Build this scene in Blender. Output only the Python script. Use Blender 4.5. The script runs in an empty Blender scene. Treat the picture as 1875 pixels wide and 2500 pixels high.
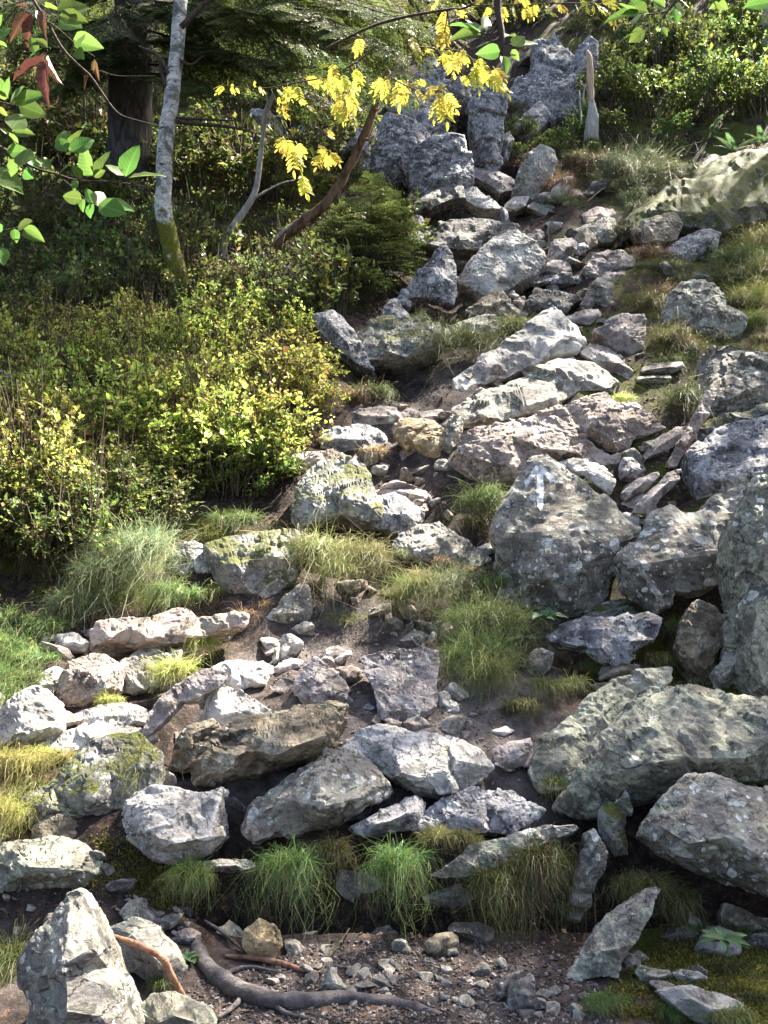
import bpy, math, random
import numpy as np
from mathutils import Vector, Matrix, geometry
from mathutils.bvhtree import BVHTree

SC = bpy.context.scene
COL = SC.collection
# ------------------------------------------------------------------ camera
PW, PH = 1875.0, 2500.0
CAMZ, PITCH, TH = 1.6, math.radians(5.0), math.tan(math.radians(23.0))
TV = TH * PH / PW
cam = bpy.data.cameras.new("camera"); camo = bpy.data.objects.new("camera", cam); COL.objects.link(camo)
camo.location = (0, 0, CAMZ); camo.rotation_euler = (math.radians(90) + PITCH, 0, 0)
cam.sensor_fit = 'HORIZONTAL'; cam.angle = math.radians(46.0)
cam.clip_start = 0.05; cam.clip_end = 500
SC.camera = camo
SC.render.resolution_x = 768; SC.render.resolution_y = 1024
# ------------------------------------------------------------------ sky, sun, exposure
SUN_DIR = Vector((0.42, 0.40, 0.81)).normalized()      # towards the sun
el = math.asin(SUN_DIR.z); az = math.atan2(SUN_DIR.x, SUN_DIR.y)
W = bpy.data.worlds.new("World"); SC.world = W; W.use_nodes = True
wn = W.node_tree.nodes; wl = W.node_tree.links
sky = wn.new('ShaderNodeTexSky'); sky.sky_type = 'NISHITA'; sky.sun_disc = False
sky.sun_elevation = el; sky.sun_rotation = az; sky.air_density = 0.9; sky.dust_density = 4.0; sky.ozone_density = 0.8
wl.new(sky.outputs[0], wn['Background'].inputs[0]); wn['Background'].inputs[1].default_value = 0.052
sl = bpy.data.lights.new("sun", 'SUN'); sl.energy = 5.0; sl.angle = math.radians(0.53); sl.color = (1.0, 0.92, 0.79)
slo = bpy.data.objects.new("sun", sl); COL.objects.link(slo)
slo.rotation_euler = SUN_DIR.to_track_quat('Z', 'Y').to_euler(); slo.location = (8, 2, 20)
SC.view_settings.view_transform = 'Standard'; SC.view_settings.look = 'None'
SC.view_settings.gamma = 1.0; SC.view_settings.use_curve_mapping = False
SC.view_settings.exposure = 3.05
SC.cycles.max_bounces = 5; SC.cycles.diffuse_bounces = 2; SC.cycles.transmission_bounces = 4
SC.cycles.transparent_max_bounces = 6; SC.cycles.glossy_bounces = 2

rng = np.random.default_rng(7)
random.seed(7)
# ------------------------------------------------------------------ small helpers
REG = {'A': (0, 0, 950/1659), 'B': (925, 0, 950/1659), 'C': (0, 620, 950/1659), 'D': (925, 620, 950/1659),
       'E': (0, 1240, 950/1659), 'F': (925, 1240, 950/1659), 'G': (0, 1870, 950/1659), 'H': (925, 1870, 950/1659),
       'O': (0, 0, 1875/1659), 'I': (950, 380, 700/1659), 'J': (1180, 1090, 400/1659),
       'a': (0, 0, 480/1659), 'c': (400, 0, 480/1659), 'b': (850, 0, 480/1659), 'd': (1300, 0, 575/1659)}
def px(reg, pts):
    x0, y0, s = REG[reg]; p = np.array(pts, float)
    q = p.copy(); q[..., 0] = x0 + p[..., 0]*s; q[..., 1] = y0 + p[..., 1]*s
    return q
CP, SP = math.cos(PITCH), math.sin(PITCH)
def rays(p):
    """pixel -> (dx, dz) per metre of y"""
    p = np.asarray(p, float)
    a = (p[..., 0]/PW - .5)*2*TH; b = (.5 - p[..., 1]/PH)*2*TV
    fy = CP - b*SP; fz = SP + b*CP
    return a/fy, fz/fy
def at(p, y):
    dx, dz = rays(p); return np.stack([dx*y, np.broadcast_to(y, np.shape(dx))*1.0, CAMZ + dz*y], -1)

def hash3(ix, iy, iz, seed):
    h = (ix*374761393 + iy*668265263 + iz*2147483647 + seed*974634777) & 0xFFFFFFFF
    h = ((h ^ (h >> 13))*1274126177) & 0xFFFFFFFF
    return h ^ (h >> 16)
GR = np.array([[1,1,0],[-1,1,0],[1,-1,0],[-1,-1,0],[1,0,1],[-1,0,1],[1,0,-1],[-1,0,-1],[0,1,1],[0,-1,1],[0,1,-1],[0,-1,-1]], float)
def perlin(p, seed=0):
    p = np.asarray(p, float); i = np.floor(p).astype(np.int64); f = p - i
    u = f*f*f*(f*(f*6-15)+10)
    out = 0
    for dx in (0, 1):
        wx = u[:, 0] if dx else 1-u[:, 0]
        for dy in (0, 1):
            wy = u[:, 1] if dy else 1-u[:, 1]
            for dz in (0, 1):
                wz = u[:, 2] if dz else 1-u[:, 2]
                g = GR[hash3(i[:, 0]+dx, i[:, 1]+dy, i[:, 2]+dz, seed) % 12]
                d = g[:, 0]*(f[:, 0]-dx) + g[:, 1]*(f[:, 1]-dy) + g[:, 2]*(f[:, 2]-dz)
                out = out + wx*wy*wz*d
    return out
def fbm(p, seed=0, oct=3, lac=2.1, gain=.5):
    r = 0; a = 1.0; q = np.asarray(p, float)
    for o in range(oct):
        r = r + a*perlin(q, seed+o*17); q = q*lac; a *= gain
    return r

def mesh_np(name, V, F, mat=None, smooth=True, col=None):
    """V (n,3), F (m,k) uniform polygons; col (n,3) point colours"""
    V = np.ascontiguousarray(V, np.float32); F = np.ascontiguousarray(F, np.int32)
    me = bpy.data.meshes.new(name); k = F.shape[1]
    me.vertices.add(len(V)); me.vertices.foreach_set('co', V.ravel())
    me.loops.add(F.size); me.loops.foreach_set('vertex_index', F.ravel())
    me.polygons.add(len(F)); me.polygons.foreach_set('loop_start', np.arange(0, F.size, k, dtype=np.int32))
    me.polygons.foreach_set('loop_total', np.full(len(F), k, np.int32))
    me.polygons.foreach_set('use_smooth', np.full(len(F), smooth, bool))
    if col is not None:
        ca = me.color_attributes.new('Col', 'FLOAT_COLOR', 'POINT')
        c4 = np.ones((len(V), 4), np.float32); c4[:, :3] = col; ca.data.foreach_set('color', c4.ravel())
    me.update(calc_edges=True)
    if mat is not None: me.materials.append(mat)
    return me
def obj(name, me, parent=None, loc=(0, 0, 0), **pr):
    o = bpy.data.objects.new(name, me); COL.objects.link(o); o.location = loc
    if parent is not None: o.parent = parent
    for k, v in pr.items(): o[k] = v
    return o
def thing(name, label, cat, loc=(0, 0, 0), group=None):
    o = bpy.data.objects.new(name, None); COL.objects.link(o); o.location = loc
    o.empty_display_size = .1; o['label'] = label; o['category'] = cat
    if group: o['group'] = group
    return o
def merge(parts):
    """list of (V,F[,C]) with equal polygon size -> one"""
    Vs, Fs, Cs = [], [], []; n = 0
    for p in parts:
        Vs.append(p[0]); Fs.append(p[1] + n); n += len(p[0])
        if len(p) > 2: Cs.append(p[2])
    return np.concatenate(Vs), np.concatenate(Fs), (np.concatenate(Cs) if Cs else None)
def tube(P, R, n=8, wob=0, seed=0, cap=True):
    """tapered tube along points P with radii R -> quads"""
    P = np.array(P, float); R = np.broadcast_to(np.asarray(R, float), (len(P),)).copy()
    T = np.gradient(P, axis=0); T /= np.linalg.norm(T, axis=1)[:, None] + 1e-9
    up = np.array([0.3, 0.2, .93]); 
    if abs(T[0] @ up) > .9: up = np.array([.9, .3, .1])
    A = np.cross(T, up); A /= np.linalg.norm(A, axis=1)[:, None]; B = np.cross(T, A)
    th = np.arange(n)*2*math.pi/n
    ring = P[:, None] + R[:, None, None]*(np.cos(th)[None, :, None]*A[:, None] + np.sin(th)[None, :, None]*B[:, None])
    V = ring.reshape(-1, 3)
    if wob:
        c = np.repeat(P, n, 0); d = V - c
        V = c + d*(1 + wob*fbm(V*(0.35/np.mean(R)), seed, 3))[:, None]
    F = []
    for i in range(len(P)-1):
        for j in range(n):
            F.append((i*n+j, i*n+(j+1) % n, (i+1)*n+(j+1) % n, (i+1)*n+j))
    F = np.array(F)
    if cap:
        m = len(V); V = np.vstack([V, P[:1], P[-1:]])
        e = [(j, m, m, (j+1) % n) for j in range(n)]
        k = (len(P)-1)*n
        e += [(k+j, k+(j+1) % n, m+1, m+1) for j in range(n)]
        e = np.array([(a, b, b2, d) for a, b, b2, d in e])
        # degenerate quads avoided: use small offset copies
        V = np.vstack([V, P[:1]+1e-5, P[-1:]+1e-5])
        e[:n, 2] = m+2; e[n:, 3] = m+3
        F = np.vstack([F, e])
    return V, F
def spline(P, n):
    P = np.array(P, float); Q = np.vstack([2*P[0]-P[1], P, 2*P[-1]-P[-2]]); m = len(P)-1
    t = np.linspace(0, m, n); i = np.minimum(t.astype(int), m-1); f = (t-i)[:, None]
    a, b, c, d = Q[i], Q[i+1], Q[i+2], Q[i+3]
    return .5*((2*b) + (-a+c)*f + (2*a-5*b+4*c-d)*f**2 + (-a+3*b-3*c+d)*f**3)
# ------------------------------------------------------------------ materials
class NT:
    def __init__(s, name):
        s.m = bpy.data.materials.new(name); s.m.use_nodes = True
        s.t = s.m.node_tree; s.n = s.t.nodes; s.l = s.t.links
        s.b = s.n['Principled BSDF']; s.out = s.n['Material Output']
    def set(s, sock, v):
        if isinstance(v, bpy.types.NodeSocket): s.l.new(v, sock)
        else: sock.default_value = v
    def node(s, typ, **kw):
        n = s.n.new(typ)
        for k, v in kw.items(): setattr(n, k, v)
        return n
    def math(s, op, a, b=0.0, c=None):
        n = s.node('ShaderNodeMath', operation=op); s.set(n.inputs[0], a); s.set(n.inputs[1], b)
        if c is not None: s.set(n.inputs[2], c)
        return n.outputs[0]
    def step(s, v, lo, hi):
        n = s.node('ShaderNodeMapRange', interpolation_type='SMOOTHSTEP'); s.set(n.inputs[0], v)
        n.inputs[1].default_value = lo; n.inputs[2].default_value = hi; return n.outputs[0]
    def mix(s, f, a, b):
        n = s.node('ShaderNodeMix', data_type='RGBA'); s.set(n.inputs[0], f)
        for i, v in ((6, a), (7, b)):
            if isinstance(v, (tuple, list)): v = (*v[:3], 1)
            s.set(n.inputs[i], v)
        return n.outputs[2]
    def noise(s, vec, scale, detail=4, rough=.6, dist=0):
        n = s.node('ShaderNodeTexNoise'); s.l.new(vec, n.inputs['Vector'])
        n.inputs['Scale'].default_value = scale; n.inputs['Detail'].default_value = detail
        n.inputs['Roughness'].default_value = rough; n.inputs['Distortion'].default_value = dist
        return n.outputs[0]
    def voro(s, vec, scale, feature='F1'):
        n = s.node('ShaderNodeTexVoronoi', feature=feature); s.l.new(vec, n.inputs['Vector']); n.inputs['Scale'].default_value = scale
        return n
    def coords(s, rnd=True, scale=None):
        tc = s.node('ShaderNodeTexCoord'); v = tc.outputs['Object']
        if rnd:
            oi = s.node('ShaderNodeObjectInfo'); k = s.math('MULTIPLY', oi.outputs['Random'], 57.0)
            a = s.node('ShaderNodeVectorMath', operation='ADD'); s.l.new(v, a.inputs[0]); s.l.new(k, a.inputs[1]); v = a.outputs[0]
        return v
    def bump(s, h, strength=.4, dist=.01, base=None):
        n = s.node('ShaderNodeBump'); n.inputs['Strength'].default_value = strength; n.inputs['Distance'].default_value = dist
        s.l.new(h, n.inputs['Height'])
        if base is not None: s.l.new(base, n.inputs['Normal'])
        return n.outputs[0]
    def normal_z(s):
        g = s.node('ShaderNodeNewGeometry'); x = s.node('ShaderNodeSeparateXYZ'); s.l.new(g.outputs['Normal'], x.inputs[0]); return x.outputs[2]

MOSS1, MOSS2 = (.035, .045, .007), (.12, .125, .018)
def rock_mat(name, c1, c2, stain=(.16, .10, .055), stain_amt=.45, white=.3, crust=.5, dark=.5, moss=.2, crustcol=(.32, .33, .26), streak=0.0):
    warm = lambda c: (min(1, c[0]*1.01), c[1], c[2]*.97)
    c1, c2, crustcol = warm(c1), warm(c2), warm(crustcol)
    s = NT(name); v = s.coords()
    mp = s.node('ShaderNodeMapping'); s.l.new(v, mp.inputs[0]); mp.inputs['Rotation'].default_value = (.5, .35, .2); mp.inputs['Scale'].default_value = (1, 1, 3.2)
    vs = mp.outputs[0]
    big = s.noise(v, 2.2, 5, .62, .4)
    col = s.mix(s.step(big, .36, .62), tuple(x*.72 for x in c1), tuple(min(1, x*1.12) for x in c2))
    blot = s.noise(v, 6, 6, .7, .8); col = s.mix(s.math('MULTIPLY', s.step(blot, .49, .57), .72), col, tuple(x*.42 for x in c1))
    band = s.noise(vs, 7, 6, .7, .6)
    col = s.mix(s.math('MULTIPLY', s.step(band, .45, .75), .45), col, tuple(min(1, x*1.55) for x in c2))
    st = s.noise(vs, 3.1, 5, .65)
    col = s.mix(s.math('MULTIPLY', s.step(st, .5, .72), stain_amt), col, stain)
    dk = s.noise(v, 17, 6, .72, .3)
    col = s.mix(s.math('MULTIPLY', s.step(dk, .50, .62), dark), col, (.028, .027, .027))
    fine = s.noise(v, 85, 3, .7)
    col = s.mix(s.math('MULTIPLY', s.step(fine, .5, .75), .35), col, tuple(min(1, x*1.7) for x in c2))
    # crust lichen in patches with frayed borders
    cn = s.noise(v, 5.5, 8, .68, .9); cb = s.noise(v, 30, 4, .7)
    cm = s.math('ADD', cn, s.math('MULTIPLY', s.math('SUBTRACT', cb, .5), .28))
    cmask = s.step(cm, .60-.12*crust, .66-.12*crust)
    ccol = s.mix(s.step(s.noise(v, 40, 4, .7), .35, .65), tuple(x*.55 for x in crustcol), tuple(min(1, x*1.25) for x in crustcol))
    col = s.mix(s.math('MULTIPLY', cmask, min(1, crust*1.2)), col, ccol)
    # round white lichen discs, in clusters
    wob = s.node('ShaderNodeVectorMath', operation='ADD'); s.l.new(v, wob.inputs[0])
    nn = s.node('ShaderNodeTexNoise'); s.l.new(v, nn.inputs['Vector']); nn.inputs['Scale'].default_value = 16; nn.inputs['Detail'].default_value = 3
    sc = s.node('ShaderNodeVectorMath', operation='SCALE'); s.l.new(nn.outputs['Color'], sc.inputs[0]); sc.inputs['Scale'].default_value = .055
    s.l.new(sc.outputs[0], wob.inputs[1])
    wsum = None
    for scale, thr in ((6.0, .34), (11, .38), (22, .40)):
        vo = s.voro(wob.outputs[0], scale); sep = s.node('ShaderNodeSeparateColor'); s.l.new(vo.outputs['Color'], sep.inputs[0])
        keep = s.step(sep.outputs[1], 1-(.85*white), 1.02-(.85*white))
        r = s.math('MULTIPLY', sep.outputs[0], thr)
        d = s.math('SUBTRACT', r, vo.outputs['Distance'])
        w = s.math('MULTIPLY', s.step(d, 0, .05), keep)
        wsum = w if wsum is None else s.math('MAXIMUM', wsum, w)
    wsum = s.math('MULTIPLY', wsum, s.step(s.noise(v, 3.0, 3, .6), .38, .52))
    wc = s.mix(s.step(s.noise(v, 60, 3, .7), .35, .65), (.38, .39, .36), (.68, .67, .61))
    col = s.mix(wsum, col, wc)
    cw_ = s.node('ShaderNodeVectorMath', operation='ADD'); s.l.new(vs, cw_.inputs[0]); cs_ = s.node('ShaderNodeVectorMath', operation='SCALE'); s.l.new(nn.outputs['Color'], cs_.inputs[0]); cs_.inputs['Scale'].default_value = .22; s.l.new(cs_.outputs[0], cw_.inputs[1])
    ce = s.voro(cw_.outputs[0], 3.2, 'DISTANCE_TO_EDGE').outputs['Distance']; crk = s.math('MULTIPLY', s.step(ce, .022, .006), s.step(s.noise(v, 2.6, 3, .6), .46, .56))
    col = s.mix(s.math('MULTIPLY', crk, .85), col, (.022, .02, .018))
    pg = s.node('ShaderNodeNewGeometry'); ew = s.math('MULTIPLY', s.step(pg.outputs['Pointiness'], .515, .57), .5)
    col = s.mix(ew, col, tuple(min(1, x*1.7+.06) for x in c2))
    # moss on upward faces
    nz = s.normal_z(); mn = s.noise(v, 4.2, 7, .7, .4); mf = s.noise(v, 130, 2, .6)
    mm = s.math('ADD', s.math('MULTIPLY', nz, .32), s.math('ADD', mn, s.math('MULTIPLY', s.math('SUBTRACT', mf, .5), .18)))
    mmask = s.step(mm, 1.02-.5*moss, 1.08-.5*moss)
    col = s.mix(mmask, col, s.mix(s.step(mf, .3, .7), MOSS1, MOSS2))
    s.l.new(col, s.b.inputs['Base Color'])
    s.set(s.b.inputs['Roughness'], s.math('SUBTRACT', .88, s.math('MULTIPLY', s.step(big, .4, .7), .22)))
    s.b.inputs['Specular IOR Level'].default_value = .35
    h1 = s.noise(vs, 14, 8, .75, .5)
    n1 = s.bump(h1, .6, .028)
    h2 = s.math('ADD', s.math('SUBTRACT', s.math('MULTIPLY', fine, .5), s.math('MULTIPLY', crk, 2.5)), s.math('ADD', s.math('MULTIPLY', cmask, .5), s.math('MULTIPLY', mmask, s.math('MULTIPLY', mf, 2.5))))
    s.l.new(s.bump(h2, .45, .006, n1), s.b.inputs['Normal'])
    return s.m
M = {}
M['grey'] = rock_mat('rock_grey', (.17, .16, .145), (.30, .285, .265), white=.2, crust=.45, dark=.4, moss=.05)
M['pale'] = rock_mat('rock_pale', (.28, .265, .25), (.46, .44, .42), white=.25, crust=.3, dark=.25, moss=0, stain=(.30, .20, .11), stain_amt=.4)
M['warm'] = rock_mat('rock_warm', (.20, .155, .13), (.36, .29, .26), white=.3, crust=.4, dark=.45, moss=.1, stain=(.25, .14, .06), stain_amt=.55)
M['brown'] = rock_mat('rock_brown', (.12, .095, .065), (.22, .18, .13), white=.3, crust=.5, dark=.5, moss=.12, stain=(.14, .085, .03), stain_amt=.6)
M['lichen'] = rock_mat('rock_lichen', (.15, .14, .125), (.25, .235, .21), white=.8, crust=.75, dark=.5, moss=.12)
M['dotted'] = rock_mat('rock_dotted', (.15, .135, .115), (.25, .23, .20), white=1.08, crust=.6, dark=.5, moss=.1)
M['green'] = rock_mat('rock_greenish', (.14, .135, .11), (.23, .225, .185), white=.3, crust=1.0, dark=.5, moss=.18, crustcol=(.29, .30, .23))
M['violet'] = rock_mat('rock_violet', (.10, .096, .108), (.23, .225, .245), white=.5, crust=.8, dark=.95, moss=.18, crustcol=(.38, .38, .39), stain_amt=.2)
M['slate'] = rock_mat('rock_slate', (.16, .135, .13), (.30, .265, .26), white=.2, crust=.3, dark=.45, moss=.0, stain=(.2, .11, .08), stain_amt=.4)
M['dark'] = rock_mat('rock_dark', (.07, .065, .06), (.15, .14, .135), white=.4, crust=.4, dark=.6, moss=.15)
M['ochre'] = rock_mat('rock_ochre', (.30, .22, .13), (.44, .35, .22), white=.15, crust=.2, dark=.3, moss=.0, stain=(.36, .24, .09), stain_amt=.5)
M['whale'] = rock_mat('rock_whaleback', (.06, .058, .055), (.13, .127, .12), white=.25, crust=.35, dark=.6, moss=.92)
M['moss'] = rock_mat('rock_mossy', (.14, .135, .125), (.25, .245, .235), white=.5, crust=.6, dark=.5, moss=.66)

def ground_mat():
    s = NT('soil'); v = s.coords(False)
    a = s.noise(v, 1.6, 6, .65, .3); b = s.noise(v, 9, 7, .72); c = s.noise(v, 60, 5, .7)
    col = s.mix(s.step(b, .35, .68), (.012, .008, .006), (.045, .032, .027))
    col = s.mix(s.math('MULTIPLY', s.step(c, .52, .72), .55), col, (.12, .092, .082))
    vo = s.voro(v, 45); sep = s.node('ShaderNodeSeparateColor'); s.l.new(vo.outputs['Color'], sep.inputs[0])
    leaf = s.math('MULTIPLY', s.step(sep.outputs[0], .78, .8), s.step(b, .45, .55))
    col = s.mix(leaf, col, (.10, .055, .035))
    mn = s.noise(v, 2.4, 7, .7, .5); mf = s.noise(v, 120, 2, .6)
    at_ = s.node('ShaderNodeAttribute', attribute_name='Col'); sp = s.node('ShaderNodeSeparateColor'); s.l.new(at_.outputs['Color'], sp.inputs[0])
    mm = s.math('ADD', s.math('ADD', mn, s.math('MULTIPLY', s.math('SUBTRACT', mf, .5), .2)), s.math('MULTIPLY', sp.outputs[0], .5))
    mk = s.step(mm, .72, .82)
    tro = s.math('MULTIPLY', sp.outputs[1], s.step(a, .3, .6))
    col = s.mix(tro, col, s.mix(s.step(b, .35, .65), (.062, .052, .048), (.17, .148, .14)))
    col = s.mix(mk, col, s.mix(s.step(mf, .3, .7), (.03, .04, .006), (.09, .10, .015)))
    s.l.new(col, s.b.inputs['Base Color']); s.b.inputs['Roughness'].default_value = .95
    s.b.inputs['Specular IOR Level'].default_value = .2
    h = s.math('ADD', s.math('MULTIPLY', b, 1.0), s.math('MULTIPLY', c, .5))
    s.l.new(s.bump(h, .9, .03), s.b.inputs['Normal'])
    return s.m
M['soil'] = ground_mat()

def leaf_mat(name, tint=None, trans=.45, rough=.5, spec=.3, vein=False):
    """colour from the point attribute 'Col' (each leaf its own colour), light passes through"""
    s = NT(name)
    if tint is None:
        a = s.node('ShaderNodeAttribute', attribute_name='Col'); oi = s.node('ShaderNodeObjectInfo'); h = s.node('ShaderNodeHueSaturation'); s.l.new(a.outputs['Color'], h.inputs['Color'])
        s.set(h.inputs['Hue'], s.math('ADD', .470, s.math('MULTIPLY', oi.outputs['Random'], .055))); s.set(h.inputs['Value'], s.math('ADD', .55, s.math('MULTIPLY', oi.outputs['Random'], .9))); c = h.outputs[0]
    else:
        v = s.coords(); n = s.noise(v, 30, 4, .6); oi = s.node('ShaderNodeObjectInfo')
        h = s.node('ShaderNodeHueSaturation'); h.inputs['Color'].default_value = (*tint, 1)
        s.set(h.inputs['Hue'], s.math('ADD', .468, s.math('MULTIPLY', oi.outputs['Random'], .064)))
        s.set(h.inputs['Value'], s.math('ADD', .65, s.math('ADD', s.math('MULTIPLY', oi.outputs['Random'], .4), s.math('MULTIPLY', n, .4))))
        c = h.outputs[0]
        if vein:
            tc2 = s.node('ShaderNodeTexCoord'); sx = s.node('ShaderNodeSeparateXYZ'); s.l.new(tc2.outputs['Object'], sx.inputs[0])
            ph = s.math('SUBTRACT', sx.outputs[0], s.math('MULTIPLY', s.math('ABSOLUTE', sx.outputs[1]), .9)); vn = s.step(s.math('SINE', s.math('MULTIPLY', ph, 52.0)), .6, 1.0)
            mid = s.step(s.math('ABSOLUTE', sx.outputs[1]), .03, .008); vv = s.math('MAXIMUM', s.math('MULTIPLY', vn, .5), mid)
            hv = s.node('ShaderNodeHueSaturation'); s.l.new(c, hv.inputs['Color']); s.set(hv.inputs['Value'], s.math('ADD', .85, s.math('MULTIPLY', vv, .6))); c = hv.outputs[0]
            sp_ = s.step(s.noise(v, 9, 5, .7), .60, .66); c = s.mix(s.math('MULTIPLY', sp_, .6), c, (.20, .13, .03))
    s.l.new(c, s.b.inputs['Base Color']); s.b.inputs['Roughness'].default_value = rough; s.b.inputs['Specular IOR Level'].default_value = spec
    tr = s.node('ShaderNodeBsdfTranslucent'); g = s.node('ShaderNodeGamma'); s.l.new(c, g.inputs[0]); g.inputs[1].default_value = .82; s.l.new(g.outputs[0], tr.inputs[0])
    mx = s.node('ShaderNodeMixShader'); mx.inputs[0].default_value = trans
    s.l.new(s.b.outputs[0], mx.inputs[1]); s.l.new(tr.outputs[0], mx.inputs[2]); s.l.new(mx.outputs[0], s.out.inputs[0])
    return s.m
M['leaf'] = leaf_mat('leaf', rough=.48, spec=.35)
M['grass'] = leaf_mat('grass_blade', trans=.3, rough=.55)
M['beech'] = leaf_mat('beech_leaf', (.075, .15, .022), trans=.5, vein=True)
M['beech_dead'] = leaf_mat('dead_beech_leaf', (.13, .058, .03), trans=.2, vein=True)
M['rowan'] = leaf_mat('rowan_leaf', (.44, .39, .045), trans=.5)
M['rosette'] = leaf_mat('rosette_leaf', (.065, .125, .05), trans=.25, rough=.6, vein=True)
M['needle'] = leaf_mat('needle', trans=.25)
M['fern'] = leaf_mat('fern', trans=.35)

def bark_mat(name, c1, c2, moss=0.0, scale=12, stretch=.25, lent=None, mossz=None):
    s = NT(name); v = s.coords()
    mp = s.node('ShaderNodeMapping'); s.l.new(v, mp.inputs[0]); mp.inputs['Scale'].default_value = (1, 1, stretch); vs = mp.outputs[0]
    a = s.noise(vs, scale, 7, .7, .5); b = s.noise(v, scale*4, 4, .7)
    col = s.mix(s.step(a, .35, .65), c1, c2)
    if lent:
        mp2 = s.node('ShaderNodeMapping'); s.l.new(v, mp2.inputs[0]); mp2.inputs['Scale'].default_value = (1, 1, 2.6)
        l = s.noise(mp2.outputs[0], 9, 6, .75, .9); col = s.mix(s.step(l, .55, .61), col, lent)
        pt = s.noise(v, 3, 6, .75, .6); col = s.mix(s.math('MULTIPLY', s.step(pt, .48, .60), .9), col, (.10, .10, .085))
    if moss:
        mn = s.noise(v, 5, 6, .7); mf = s.noise(v, 90, 2, .6)
        m = s.math('ADD', mn, s.math('MULTIPLY', s.math('SUBTRACT', mf, .5), .2))
        if mossz is not None:
            sx = s.node('ShaderNodeSeparateXYZ'); tc = s.node('ShaderNodeTexCoord'); s.l.new(tc.outputs['Object'], sx.inputs[0])
            m = s.math('ADD', m, s.math('MULTIPLY', s.step(sx.outputs[2], mossz+.35, mossz-.25), .6))
            mk = s.step(m, .85, .98)
        else: mk = s.step(m, .72-.3*moss, .8-.3*moss)
        col = s.mix(mk, col, s.mix(s.step(mf, .3, .7), MOSS1, (.20, .19, .02)))
    s.l.new(col, s.b.inputs['Base Color']); s.b.inputs['Roughness'].default_value = .9; s.b.inputs['Specular IOR Level'].default_value = .2
    s.l.new(s.bump(s.math('ADD', a, s.math('MULTIPLY', b, .4)), .8, .02), s.b.inputs['Normal'])
    return s.m
M['birch'] = bark_mat('birch_bark', (.34, .33, .30), (.70, .68, .63), moss=.5, scale=9, stretch=2.5, lent=(.05, .045, .04), mossz=1.1)
M['spruce_bark'] = bark_mat('spruce_bark', (.035, .033, .032), (.13, .12, .11), scale=16)
M['sapling'] = bark_mat('grey_bark', (.26, .25, .22), (.50, .47, .43), scale=25)
M['deadwood'] = bark_mat('dead_wood', (.05, .024, .014), (.24, .15, .10), scale=18, stretch=.15)
M['strip'] = bark_mat('stripped_wood', (.42, .27, .17), (.62, .47, .36), scale=20, stretch=.1)
M['twig'] = bark_mat('twig_bark', (.045, .032, .024), (.10, .075, .055), scale=30)
M['root'] = bark_mat('root_bark', (.055, .048, .048), (.14, .125, .125), scale=14, stretch=1)
M['root_red'] = bark_mat('red_root_bark', (.15, .075, .045), (.34, .19, .13), scale=22, stretch=1)
M['stem'] = bark_mat('shrub_stem', (.06, .04, .028), (.16, .12, .09), scale=40)
def plain(name, c, rough=.8):
    s = NT(name); v = s.coords(); n = s.noise(v, 40, 5, .7)
    s.l.new(s.mix(s.step(n, .3, .7), tuple(x*.75 for x in c), tuple(min(1, x*1.15) for x in c)), s.b.inputs['Base Color']); s.b.inputs['Roughness'].default_value = rough
    return s.m
def paint_mat():
    s = NT('white_paint'); v = s.coords(); n = s.noise(v, 60, 5, .7)
    s.l.new(s.mix(s.step(n, .38, .62), (.42, .42, .40), (.80, .80, .77)), s.b.inputs['Base Color']); s.b.inputs['Roughness'].default_value = .8
    return s.m
M['paint'] = paint_mat()
M['straw'] = plain('dry_straw', (.42, .34, .20))
# ------------------------------------------------------------------ terrain
KY = np.array([-30, -6, 0, 4.15, 4.35, 4.62, 4.85, 5.4, 6.5, 7.75, 11.5, 15, 19, 26, 40, 70.])
KZ = np.array([-2.5, -.35, -.06, .05, .20, .44, .55, .78, 1.28, 2.28, 5.3, 8.4, 12.6, 21, 39, 70.])
def smoothstep(a, b, x):
    t = np.clip((x-a)/(b-a+0.0), 0, 1); return t*t*(3-2*t)
DENT = []                                              # (x, y, radius, depth): hollows under rocks
def hbase(x, y):
    z = np.interp(y, KY, KZ)
    xc = np.interp(y, [4, 6, 8, 11, 15, 22], [.5, .1, -.1, 1.1, 2.0, 2.4])         # the gully the path climbs
    s = smoothstep(4.6, 7.5, y)
    z = z + s*.30*(smoothstep(.5, 3.2, np.abs(x-xc)))
    return z
def hfull(x, y):
    z = hbase(x, y)
    sh = np.shape(z); p = np.stack([np.ravel(x), np.ravel(y), np.zeros(z.size)], -1)
    n = fbm(p*1.1, 3, 2)*.10 + fbm(p*4.2, 9, 3)*.035
    amp = np.interp(np.ravel(y), [3.6, 5, 8], [.35, 1, 1.3])
    z = z + (n*amp).reshape(sh)
    for (dx, dy, r, d) in DENT:
        z = z - d*np.exp(-((x-dx)**2 + (y-dy)**2)/(r*r))*smoothstep(4.18, 4.42, y)
    return z
_YS = np.concatenate([np.arange(2.4, 9, .012), np.arange(9, 30, .03), np.arange(30, 70, .1)])
def hit(p):
    """where the sight line through a pixel meets the ground: (x, y, z)"""
    dx, dz = rays(np.asarray(p, float)); ys = _YS
    f = CAMZ + dz*ys - hbase(dx*ys, ys)
    i = np.argmax(f < 0) if (f < 0).any() else len(ys)-1
    y = ys[i]; return np.array([dx*y, y, CAMZ + dz*y])
def hitO(x, y): return hit(px('O', (x, y)))
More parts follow.
